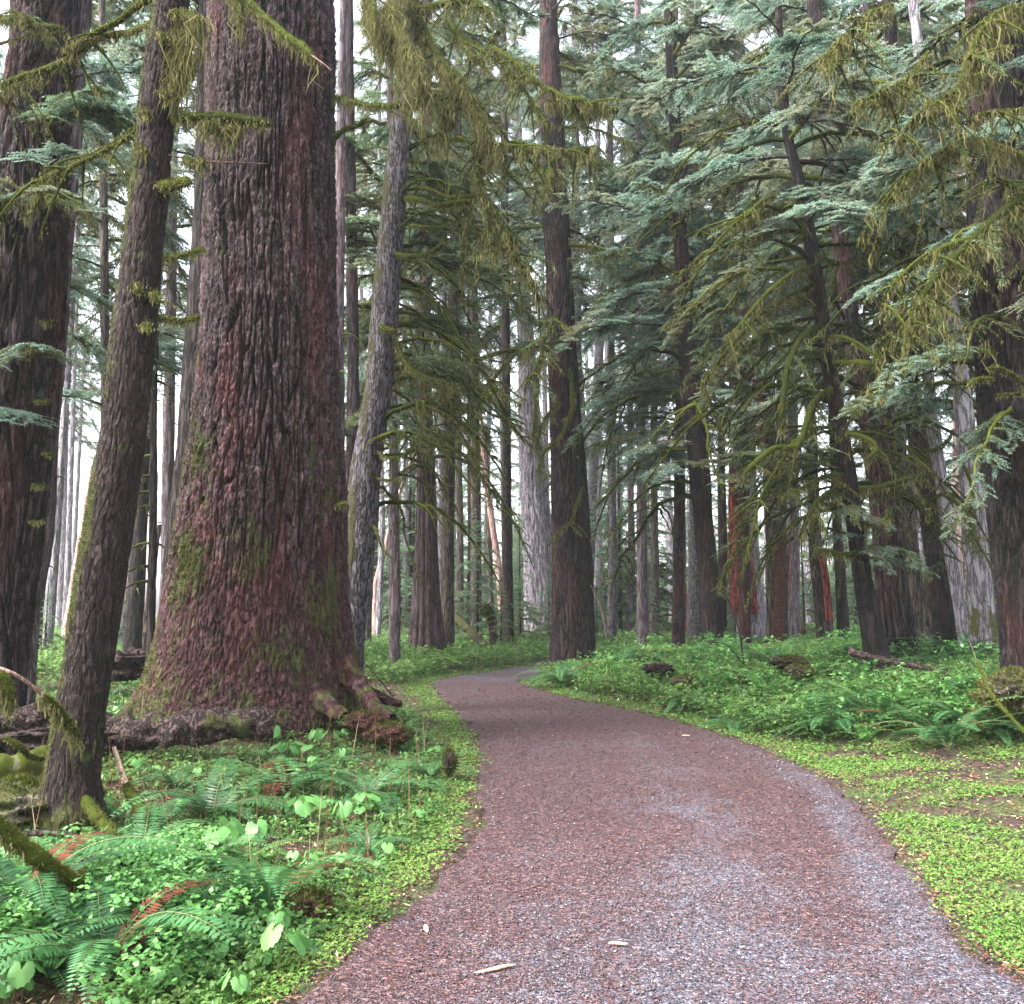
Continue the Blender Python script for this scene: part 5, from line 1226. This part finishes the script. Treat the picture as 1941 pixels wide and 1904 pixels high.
# ------------------------------------------------------------------ undergrowth
def fern_mesh(name, seed, nf, L, mats, upright=.8, droop=1.0, pin=30, dead=0):
    rg = np.random.default_rng(seed); mb = MB()
    for k in range(nf):
        a = 2 * PI * k / nf + rg.normal() * .25; l = L * rg.uniform(.7, 1.1); up = upright * rg.uniform(.7, 1.2)
        n = 16; t = np.linspace(0, 1, n)
        r = l * (.25 * t + .6 * t ** 1.6); z = l * (up * t * 1.0 - droop * .62 * t ** 2.3)
        sw = rg.normal() * .12
        P = np.stack([r * np.cos(a + sw * t), r * np.sin(a + sw * t), z], 1)
        mt = 1 if k < dead else 0
        v, f = tube(P, .0035 * (1.2 - t), 3); mb.add(v, f, 2)
        tp = np.linspace(.12, .99, pin); B = np.stack([np.interp(tp, t, P[:, j]) for j in range(3)], 1)
        G = np.gradient(P, axis=0); T = unit(np.stack([np.interp(tp, t, G[:, j]) for j in range(3)], 1))
        S = unit(np.cross(T, [0, 0, 1.])); U = np.cross(S, T)
        wl_ = l * .13 * np.clip(np.sin(PI * (tp * .9 + .08)) ** .7, .12, 1)
        fr = rg.random()
        for sg in (-1, 1):
            d = unit(S * sg + T * .25 - U * .12 + rg.normal(size=S.shape) * .07)
            w = unit(np.cross(d, U))
            v, f = diamonds(B, d, w, wl_, l * .022); mb.add(v, f, mt, np.repeat(np.clip(fr * .6 + rg.random(len(B)) * .4, 0, 1), 4))
    return mb.mesh(name, mats)
FM = [M['fern'], M['fern_dead'], M['stem']]; FLM = [M['fern_light'], M['fern_dead'], M['stem']]
FERN = [fern_mesh('fern_fronds', 1, 13, .75, FM, .85, 1.0, 34), fern_mesh('fern_fronds', 2, 10, .65, FM, .7, .95, 30), fern_mesh('fern_fronds', 3, 15, .85, FM, .95, 1.1, 36, dead=2),
        fern_mesh('fern_fronds', 4, 9, .55, FLM, 1.0, .7, 26), fern_mesh('fern_fronds', 5, 12, .6, FLM, .8, .8, 28)]
DEADF = fern_mesh('dead_fern_fronds', 6, 7, .5, [M['fern_dead'], M['fern_dead'], M['stem']], .45, .9, 26)
def fern(u, v_, Y, s, kind, lab, group=None, me=None, rz=None):
    s = s * (1.6 if u > 1100 else 1.25)
    x, y, z = on(u, v_, Y) if v_ is None else tuple(gnd_on(u, v_))
    o = link('sword_fern', me or FERN[kind], None, (x, y, z - .02), (RNG.normal() * .1, RNG.normal() * .1, RNG.random() * 6 if rz is None else rz), (s, s, s))
    return tag(o, lab, 'fern', group)
def gnd_on(u, v_):
    """where the sight line through a photo pixel meets the terrain"""
    Y = np.concatenate([np.linspace(3, 30, 900)]); P = np.array([at(u, v_, y) for y in Y]); h = height(P[:, 0], P[:, 1])
    i = np.argmax(P[:, 2] <= h)
    return np.array([P[i, 0], P[i, 1], h[i]])
for k, (u, v_, s, kd, lab) in enumerate([
    (400,1560,.95,0,'sword fern with long arching fronds, nearest the middle of the left undergrowth'),(545,1530,1.0,2,'large sword fern below the red rotten wood at the spruce foot'),
    (690,1520,.85,0,'sword fern with one tall arched frond near the path, right of the large fern'),(790,1500,.75,1,'small sword fern at the left verge beside the pointed stump'),
    (265,1640,.75,0,'sword fern with two arched fronds below the leaning brown trunk'),(505,1745,.8,2,'sword fern with upright and reddish fronds in the lower left undergrowth'),
    (560,1795,.5,1,'low sword fern spreading next to the small red stump'),(35,1760,.95,2,'large dark sword fern at the lower left edge'),(70,1850,.7,1,'dark sword fern below the large one in the lower left corner'),
    (700,1610,.6,1,'sword fern at the verge edge above the small red stump'),(330,1500,.6,0,'sword fern close under the rotten nurse log'),(640,1445,.6,1,'sword fern directly under the crumbling red wood'),
    (470,1640,.6,4,'pale green fern between the two large left ferns'),
    (200,1850,.8,2,'sword fern at the lower edge between leafy shrubs'),(330,1800,.75,0,'sword fern near the lower edge left of the small stump'),(120,1660,.7,0,'sword fern under the thick mossy stick at lower left'),(250,1730,.7,1,'sword fern in the dark gap above the leafy shrubs'),
    (1560,1390,1.0,0,'dark sword fern bulging over the right verge, largest at the path side'),(1600,1400,.7,2,'sword fern with red dead fronds beside the largest right verge fern'),
    (1800,1420,.95,0,'dark sword fern with pale arching frond at the verge near the right edge'),(1890,1400,.9,1,'dark sword fern at the right edge above the bare litter patch'),
    (1740,1290,1.1,0,'tall dark sword fern right of the foot of the dark leaning trunk'),(1800,1270,1.0,2,'dark sword fern in shade under the massive right trunk'),
    (1860,1330,.9,0,'dark sword fern below the golden mossy mound'),(1460,1340,.9,3,'upright light green fern on the right bank'),(1660,1370,.9,3,'upright light fern between the dark ferns of the right verge'),
    (1330,1340,.8,1,'sword fern at the right verge under the olive moss mound'),(1180,1300,.8,4,'light fern on the right verge near the path bend')]):
    fern(u, v_, 0, s, kd, lab)
o = fern(560, 1760, 0, .8, 0, 'rust red dead fern fronds draped over the small red stump', me=DEADF)
# many more ferns on both sides
BND = np.array([gnd(*p)[:2] for p in [(1003,1283),(1020,1300),(1100,1318),(1250,1345),(1400,1385),(1500,1408),(1640,1420),(1800,1428),(1941,1450),(2400,1520)]])
BND = np.vstack([BND, [[14, 6.0]]])
LBN = np.array([gnd(*p)[:2] for p in [(400,1990),(560,1840),(680,1700),(770,1620),(830,1550),(840,1460),(790,1370),(700,1300),(760,1272)]])
def right_under(x, y, d):
    """behind the fern line on the right bank"""
    o = np.argsort(BND[:, 0])
    return (x > BND[:, 0].min()) & (y > np.interp(x, BND[o, 0], BND[o, 1])) & (d > .45)
def left_under(x, y, d):
    o = np.argsort(LBN[:, 1])
    return (x < np.interp(y, LBN[o, 1], LBN[o, 0])) & (y < 20) & (d > .25)
def sample(n, y0, y1, spread=.62, pw=1.0, seed=0):
    rg = np.random.default_rng(seed)
    y = (y0 ** (1 - pw) + rg.random(n) * (y1 ** (1 - pw) - y0 ** (1 - pw))) ** (1 / (1 - pw)) if pw != 1 else y0 * (y1 / y0) ** rg.random(n)
    x = rg.uniform(-spread, spread, n) * (y + .6)
    return x, y
def clear_of_trunks(x, y, m=.08):
    ok = np.hypot(x - HERO[0], y - HERO[1]) > 1.05
    for t_ in TREES:
        ok &= np.hypot(x - t_['base'][0], y - t_['base'][1]) > t_['cl'][3][3] + m
    return ok
n_f = {'l': 0, 'r': 0, 'far': 0}
x, y = sample(900, 4.2, 34, seed=31); d = path_dist(x, y); rt = right_under(x, y, d); lt = left_under(x, y, d); ok = clear_of_trunks(x, y, .3)
for i in range(len(x)):
    if not ok[i]: continue
    if rt[i] and y[i] < 26 and n_f['r'] < 120:
        n_f['r'] += 1; lab, g, pr_ = 'green fern among the dense undergrowth of the right bank', 'ferns on the right bank', [0, 1, 3, 4, 4, 2]
    elif lt[i] and n_f['l'] < 26 and y[i] > 5 and abs(x[i] - HERO[0]) > 1.0:
        n_f['l'] += 1; lab, g, pr_ = 'small fern in the undergrowth left of the path', 'ferns left of the path', [0, 1, 4, 1]
    elif y[i] > 24 and d[i] > 2 and n_f['far'] < 50:
        n_f['far'] += 1; lab, g, pr_ = 'distant fern between the trunks beyond the path bend', 'distant ferns', [0, 4, 4]
    else: continue
    s = RNG.uniform(.7, 1.2) * (.85 if lt[i] else 1.3)
    k = pr_[RNG.integers(len(pr_))]
    tag(link('sword_fern', FERN[k], None, (x[i], y[i], hgt(x[i], y[i]) - .02), (RNG.normal() * .1, RNG.normal() * .1, RNG.random() * 6), (s, s, s)), lab, 'fern', g)

# three-leaved plants with toothed fan leaves
def fan_leaf(w=1.0, seed=0, teeth=7):
    rg = np.random.default_rng(seed); n = 29
    a = np.linspace(-2.75, 2.75, n)
    r = (.66 + .34 * np.cos(a * .5) ** 2) * (1 - .14 * np.abs(np.sin(a * 1.5)) ** .7) * (1 - .07 * (np.arange(n) % 2)) * (1 + .04 * rg.normal(size=n))
    X = np.concatenate([[.15], .55 * r * np.cos(a) + .15, r * np.cos(a) + .15]); Y = np.concatenate([[0], .55 * r * np.sin(a), r * np.sin(a)])
    q = X ** 2 + Y ** 2
    Z = .16 * np.abs(Y) * (1 - np.abs(Y)) - .26 * q + .05 * np.sin(5 * np.arctan2(Y, X)) * q
    V = np.stack([X, Y, Z], 1)
    Fc = np.array([[0, i, i + 1] for i in range(1, n)] + [[i, i + n, i + n + 1] for i in range(1, n)] + [[i, i + n + 1, i + 1] for i in range(1, n)])
    return V * w, Fc
def plant_meshes(seed, h, w, nl=None):
    nl = nl or 3 + seed % 3
    rg = np.random.default_rng(seed); st = MB()
    P = np.stack([np.linspace(0, .02, 6), np.zeros(6), np.linspace(-.03, h, 6)], 1)
    v, f = tube(P, .0025, 4); st.add(v, f, 0)
    leaves = []
    for k in range(nl):
        a = 2 * PI * k / nl + rg.normal() * .3
        V, Fc = fan_leaf(w * rg.uniform(.8, 1.1), seed + k)
        V = V @ roty(rg.uniform(.3, 1.0)).T + np.array([w * rg.uniform(.5, .9), 0, 0]); V = V @ rotz(a).T
        hh = h * rg.uniform(.8, 1.02); V = V + np.array([.02 * hh / h, 0, hh])
        q = np.linspace(0, 1, 4)[:, None]; pet = np.array([.02 * hh / h, 0, hh - .02]) * (1 - q) + V[0] * q
        pv, pf = tube(pet, .0015, 3); st.add(pv, pf, 0)
        mb = MB(); mb.add(V, Fc, 0, np.clip(rg.random() * .7 + .3 * rg.random(len(V)), 0, 1)); leaves.append(mb.mesh('leaf', [M['broad']], True))
    return st.mesh('stem', [M['stem']]), leaves
PLANTS = [plant_meshes(s, h, w) for s, h, w in [(1,.15,.066),(2,.12,.055),(3,.17,.072),(4,.10,.05),(5,.14,.06),(6,.13,.066)]]
def broad_plant(p, s, k, lab, g=None):
    r_ = tag(empty('broadleaf_plant', p), lab, 'leafy plant', g)
    r_.rotation_euler = (RNG.normal() * .1 + .08, RNG.normal() * .12, RNG.random() * 6); r_.scale = (s, s, s)
    st, lv = PLANTS[k % 6]; link('stem', st, r_)
    for l in lv: link('leaf', l, r_)
for k, (u, v_, s, lab) in enumerate([
    (55,1735,1.05,'large three-leaved plant by the lower left edge'),(130,1725,1.15,'large bright leafy plant right beside the lower left edge plant'),(185,1730,1.1,'bright leafy plant under the tip of the thick mossy stick'),
    (240,1620,1.0,'leafy plant with two broad leaves below the leaning brown trunk'),(320,1635,1.0,'bright broad-leaved plant in the middle of the left undergrowth'),(312,1665,.95,'heart-leaved plant just below the bright broad-leaved plant'),
    (425,1610,1.1,'broad-leaved plant left of the large fern'),(505,1600,1.2,'tallest bright leafy plant beside the large fern'),(580,1550,1.0,'leafy plant between the two large ferns'),(660,1545,1.3,'large maple-like leafy plant near the verge'),
    (705,1530,1.1,'leafy plant right of the large maple-like one'),(395,1795,1.1,'leafy plant with drooping pair of leaves above the lower verge'),(520,1830,1.2,'three-leaved plant beside the low spreading fern'),
    (500,1365,1.0,'leafy plant on the mound before the huge spruce, left of its group'),(545,1345,1.0,'leafy plant highest on the mound before the huge spruce'),(600,1390,1.1,'leafy plant on the crest of the mound'),(650,1365,1.1,'densest leafy plant beside the spruce root'),
    (680,1385,1.1,'leafy plant next to the crumbling red wood'),(40,1880,1.0,'largest leaves in the lower left corner'),(440,1890,1.0,'small leafy plant near the verge at the lower edge')]):
    p = gnd_on(u, v_ + 25); broad_plant(p, s * (1.45 if v_ < 1700 else 1.1), k, lab)
x, y = sample(2600, 4.0, 24, seed=33); d = path_dist(x, y); rt = right_under(x, y, d); lt = left_under(x, y, d); ok = clear_of_trunks(x, y, .15)
clus = perlin(x * .9, y * .9, 4.4); nl_ = nr_ = nm_ = 0
for i in range(len(x)):
    if not ok[i]: continue
    hd = math.hypot(x[i] - HERO[0], y[i] - HERO[1])
    if lt[i] and y[i] < 13 and clus[i] > -.12 and nl_ < 150:
        nl_ += 1; broad_plant((x[i], y[i], hgt(x[i], y[i])), RNG.uniform(.5, 1.0), int(RNG.integers(6)), 'small three-leaved plant in the undergrowth left of the path', 'leafy plants left of the path')
    elif rt[i] and clus[i] > .05 and nr_ < 100 and y[i] < 20:
        nr_ += 1; broad_plant((x[i], y[i], hgt(x[i], y[i])), RNG.uniform(1.0, 1.6), int(RNG.integers(6)), 'pale green leafy plant in the undergrowth of the right bank', 'leafy plants on the right bank')
for k in range(16):   # the crowd of leaves on the mound before the spruce
    u, v_ = RNG.uniform(480, 700), RNG.uniform(1345, 1460)
    broad_plant(gnd_on(u, v_), RNG.uniform(1.1, 1.5), k, 'leafy plant in the crowd on the mound before the huge spruce', 'leafy plants on the spruce mound')

# ---- stuff: what nobody could count
def ground_pts(x, y, dz=0): return np.stack([x, y, height(x, y) + dz], 1)
def scatter_leaves(name, x, y, size, mat, hlo, hhi, leaflets=3, tilt=.45, seed=0, kind='stuff', clump=1, crad=.05, asp=.75):
    rg = np.random.default_rng(seed)
    z = height(x, y); n0 = len(x)
    P = np.stack([x, y, z], 1); P = np.repeat(P, clump, 0); size = np.repeat(size, clump)
    n = len(P)
    rr = crad * (size / size.mean())
    P = P + np.stack([rg.normal(size=n) * rr, rg.normal(size=n) * rr, rg.uniform(hlo, hhi, n)], 1)
    a0 = rg.random(n) * 2 * PI; cr = np.repeat(rg.random(n0), clump) * .55 + rg.random(n) * .45
    mb = MB()
    for k in range(leaflets):
        a = a0 + 2 * PI * k / leaflets + rg.normal(size=n) * .2
        el = rg.normal(size=n) * tilt * .6 - .05
        d = np.stack([np.cos(a) * np.cos(el), np.sin(a) * np.cos(el), np.sin(el)], 1)
        w = unit(np.cross(d, unit(np.stack([rg.normal(size=n) * tilt * .5, rg.normal(size=n) * tilt * .5, np.ones(n)], 1))))
        s = size * rg.uniform(.45, 1.35, n)
        v, f = diamonds(P, d, w, s, s * asp); mb.add(v, f, 0, np.repeat(cr, 4))
    o = link(name, mb.mesh(name, [M[mat]]), None); return tag(o, kind=kind)
# low bright clover along both verges
x, y = sample(330000, 3.6, 27, seed=51, spread=.6); d = path_dist(x, y)
cl_ = perlin(x * 1.7, y * 1.7, 9.1) + .5 * perlin(x * 5, y * 5, 3.1)
side_r = x > np.interp(y, _cy, _cx)
bare = side_r & (np.hypot((x - 4.3) / 1.7, (y - 8.0) / 1.1) < 1)          # the bare litter patch on the right
edge_ = .05 + .12 * perlin(x * 2.2, y * 2.2, 6.1)
lim = np.where(side_r, .75, .55) * (1 + .6 * perlin(x * .8, y * .8, 1.1))
rbare = side_r & ~right_under(x, y, np.full(len(x), 1.0))
keep = (d > edge_ + .10 * RNG.random(len(x)) ** 2) & ((d < lim * (.6 + .5 * RNG.random(len(x)))) | rbare) & ((cl_ > -.30) | (d < .45) & (cl_ > -.75)) & (RNG.random(len(x)) < .60 + .40 * sstep(-.3, .35, cl_ + .4 * RNG.random(len(x)))) & ~(bare & (cl_ < .2) & (RNG.random(len(x)) < .9))
keep &= clear_of_trunks(x, y, 0)
x, y = x[keep], y[keep]
scatter_leaves('clover', x, y, .0075 + .0015 * y, 'clover', .003, .045, 3, .6, 1, asp=.8)
print('clover', len(x))
# mixed small herbs in the left undergrowth
x, y = sample(20000, 3.7, 18, seed=52); d = path_dist(x, y); keep = left_under(x, y, d) & (perlin(x * 1.4, y * 1.4, 2.2) + .3 * perlin(x * 5, y * 5, 2) > -.22) & clear_of_trunks(x, y, .03)
x, y = x[keep], y[keep]
scatter_leaves('low_herbs', x, y, .016 + .0022 * y, 'herb', .01, .10, 3, .8, 2, clump=5, crad=.06)
print('herb', len(x) * 5)
# leafy bushy growth in the lower left corner
x, y = sample(5000, 3.5, 5.6, seed=57); d = path_dist(x, y); keep = (x < -1.05 - .15 * (y - 4)) & (perlin(x * 1.9, y * 1.9, 12.2) > .12) & (d > .5)
scatter_leaves('leafy_shrubs', x[keep], y[keep], np.full(keep.sum(), .032), 'shrub', .06, .30, 3, .7, 12, clump=7, crad=.06)
# right bank undergrowth
x, y = sample(42000, 6, 26, seed=53); d = path_dist(x, y); keep = right_under(x, y, d) & clear_of_trunks(x, y, .03) & (perlin(x * .9, y * .9, 8.2) > -.45)
x, y = x[keep], y[keep]
scatter_leaves('bank_herbs', x, y, .018 + .0022 * y, 'herb', .02, .30, 3, .8, 3, clump=5, crad=.07)
print('bank', len(x) * 5)
x, y = sample(16000, 10, 30, seed=58); d = path_dist(x, y); keep = right_under(x, y, d) & clear_of_trunks(x, y, .03) & (perlin(x * .6, y * .6, 5.2) > -.3)
scatter_leaves('bright_bank_herbs', x[keep], y[keep], .02 + .002 * y[keep], 'herb_far', .10, .38, 3, .7, 13, clump=5, crad=.09)
x, y = sample(5000, 9, 26, seed=71); d = path_dist(x, y); keep = right_under(x, y, d) & (d > .9) & clear_of_trunks(x, y, .05) & (perlin(x * .8, y * .8, 15.2) > .12); x, y = x[keep], y[keep]
scatter_leaves('bank_shrubs', x, y, .026 + .0026 * y, 'shrub', .22, .62, 3, .7, 21, clump=6, crad=.11)
# grass blades mixed into both verges
x, y = sample(60000, 3.6, 24, seed=72); d = path_dist(x, y); k = (d > .02 + .1 * RNG.random(len(x))) & (d < .9) & (perlin(x * 2.3, y * 2.3, 19.1) > -.15); x, y = x[k], y[k]
rg = np.random.default_rng(73); n = len(x); dd = unit(np.stack([rg.normal(size=n) * .55, rg.normal(size=n) * .55, np.ones(n)], 1)); a = rg.random(n) * 6.28
mb = MB(); v, f = slivers(ground_pts(x, y, -.003), dd, np.stack([np.cos(a), np.sin(a), 0 * a], 1), (.03 + .002 * y) * rg.uniform(.4, 1.7, n), .003 + .0006 * y)
mb.add(v, f, 0, np.repeat(rg.random(n), 3)); tag(link('verge_grass', mb.mesh('verge_grass', [M['herb_far']])), kind='stuff')
# pale undergrowth beyond the bend and between the far trunks
x, y = sample(26000, 19, 120, seed=54, spread=.66, pw=1.4); d = path_dist(x, y); keep = (d > .5) & ~right_under(x, y, d) | (y > 27) & (d > .8)
x, y = x[keep], y[keep]
nz = .5 + .5 * perlin(x * .15, y * .15, 3.3)
scatter_leaves('far_undergrowth', x, y, (.045 + .003 * y) * (.6 + .6 * nz), 'herb_far', .01, .42, 3, .7, 4, clump=6, crad=.25)
# dead needles, twigs and chips on the forest floor and the path
def chips(name, x, y, z, ln_, wd_, mat, seed, up=.15):
    rg = np.random.default_rng(seed); n = len(x); a = rg.random(n) * 2 * PI; el = rg.normal(size=n) * up
    d = np.stack([np.cos(a) * np.cos(el), np.sin(a) * np.cos(el), np.sin(el)], 1); w = unit(np.cross(d, unit(np.stack([rg.normal(size=n) * .3, rg.normal(size=n) * .3, np.ones(n)], 1))))
    mb = MB(); v, f = diamonds(np.stack([x, y, z], 1), d, w, ln_, wd_); mb.add(v, f, 0, np.repeat(rg.random(n) ** 1.3, 4))
    return tag(link(name, mb.mesh(name, [M[mat]])), kind='stuff')
x, y = sample(60000, 3.6, 20, seed=61); d = path_dist(x, y); k = d > -.05; x, y = x[k], y[k]
chips('leaf_litter', x, y, height(x, y) + .012, (.032 + .0025 * y) * RNG.uniform(.5, 1.3, len(x)), .008 + .0012 * y, 'litter', 3, .25)
x, y = sample(60000, 3.5, 20, seed=62); d = path_dist(x, y); k = d < .02; x, y = x[k], y[k]
chips('fallen_needles', x, y, np.full(len(x), .019), (.014 + .0022 * y) * RNG.uniform(.5, 1.6, len(x)), .0035 + .0009 * y, 'needles_fallen', 4, .12)
# loose gravel stones
x, y = sample(70000, 3.4, 12, seed=63); d = path_dist(x, y)
L_ = np.array([np.interp(y, Ls[:200, 1], Ls[:200, 0]), np.interp(y, Rs[:200, 1], Rs[:200, 0])]); tt = (x - L_[0]) / (L_[1] - L_[0])
pr_ = .22 + .75 * sstep(7.2, 4.3, y) * np.exp(-((tt - .45) / .35) ** 2) + .6 * np.exp(-((tt - .93) / .07) ** 2) + .3 * perlin(x * .9, y * .9, 1.5)
k = (d < .06) & (RNG.random(len(x)) < pr_); x, y = x[k], y[k]; n = len(x)
rg = np.random.default_rng(9); ov = np.array([[1,0,0],[0,1,0],[-1,0,0],[0,-1,0],[0,0,.7],[0,0,-.7]], float)
of = np.array([[0,1,4],[1,2,4],[2,3,4],[3,0,4],[1,0,5],[2,1,5],[3,2,5],[0,3,5]])
sz = (.0028 + .0005 * y) * rg.uniform(.5, 1.5, n)
V = ov[None] * (1 + .35 * rg.normal(size=(n, 6, 1))) ; a = rg.random(n) * 6.28
Vx = V[..., 0] * np.cos(a)[:, None] - V[..., 1] * np.sin(a)[:, None]; Vy = V[..., 0] * np.sin(a)[:, None] + V[..., 1] * np.cos(a)[:, None]
V = np.stack([Vx, Vy, V[..., 2]], -1) * sz[:, None, None] + np.stack([x, y, np.full(n, .018)], 1)[:, None, :]
Fg = (of[None] + (np.arange(n) * 6)[:, None, None]).reshape(-1, 3)
mb = MB(); mb.add(V.reshape(-1, 3), Fg, 0, np.repeat(rg.random(n), 6)); tag(link('gravel', mb.mesh('gravel', [M['gravel']])), kind='stuff')
print('gravel', n)
# moss fur over bare patches of ground on the left
x, y = sample(70000, 3.7, 14, seed=64); d = path_dist(x, y); k = left_under(x, y, d) & (perlin(x * 1.1, y * 1.1, 6.6) > -.15); x, y = x[k], y[k]
rg = np.random.default_rng(65); n = len(x); dd = unit(np.stack([rg.normal(size=n) * .6, rg.normal(size=n) * .6, np.ones(n)], 1))
mb = MB(); v, f = slivers(ground_pts(x, y, -.003), dd, unit(np.cross(dd, rg.normal(size=(n, 3)))), (.015 + .0015 * y) * rg.uniform(.5, 1.4, n), .005 + .0008 * y)
mb.add(v, f, 0, np.repeat(rg.random(n), 3)); tag(link('ground_moss', mb.mesh('ground_moss', [M['moss']])), kind='stuff')
# thin brown stems standing in the undergrowth
x, y = sample(1400, 5, 24, seed=66); d = path_dist(x, y); k = (right_under(x, y, d) | left_under(x, y, d)) & clear_of_trunks(x, y); x, y = x[k], y[k]; n = len(x)
dd = unit(np.stack([rg.normal(size=n) * .2, rg.normal(size=n) * .2, np.ones(n)], 1)); a = rg.random(n) * 6.28
mb = MB()
for q in (0, PI / 2):
    v, f = slivers(ground_pts(x, y, -.02), dd, np.stack([np.cos(a + q), np.sin(a + q), 0 * a], 1), rg.uniform(.2, .6, n), .006 + .0004 * y); mb.add(v, f, 0, np.repeat(rg.random(n), 3))
tag(link('bare_stems', mb.mesh('bare_stems', [M['litter']])), kind='stuff')

# ------------------------------------------------------------------ air
if HAZE:
    m, nd, ln = new_mat('haze')
    pv_ = nd.new("ShaderNodeVolumePrincipled"); pv_.inputs['Density'].default_value = HAZE
    pv_.inputs['Color'].default_value = (0.90, 0.94, 0.98, 1); pv_.inputs['Anisotropy'].default_value = 0.2
    o_ = nd.new("ShaderNodeOutputMaterial"); ln.new(pv_.outputs[0], o_.inputs['Volume'])
    X0, X1, Y0, Y1, Z0, Z1 = -190, 190, -60, 240, -4, 46
    v = np.array([[a, b, c] for a in (X0, X1) for b in (Y0, Y1) for c in (Z0, Z1)], float)
    f = np.array([[0,1,3,2],[4,6,7,5],[0,4,5,1],[2,3,7,6],[0,2,6,4],[1,5,7,3]])
    tag(link('haze', mesh_from('haze', v, [(f, 0)], [m])), kind='stuff')
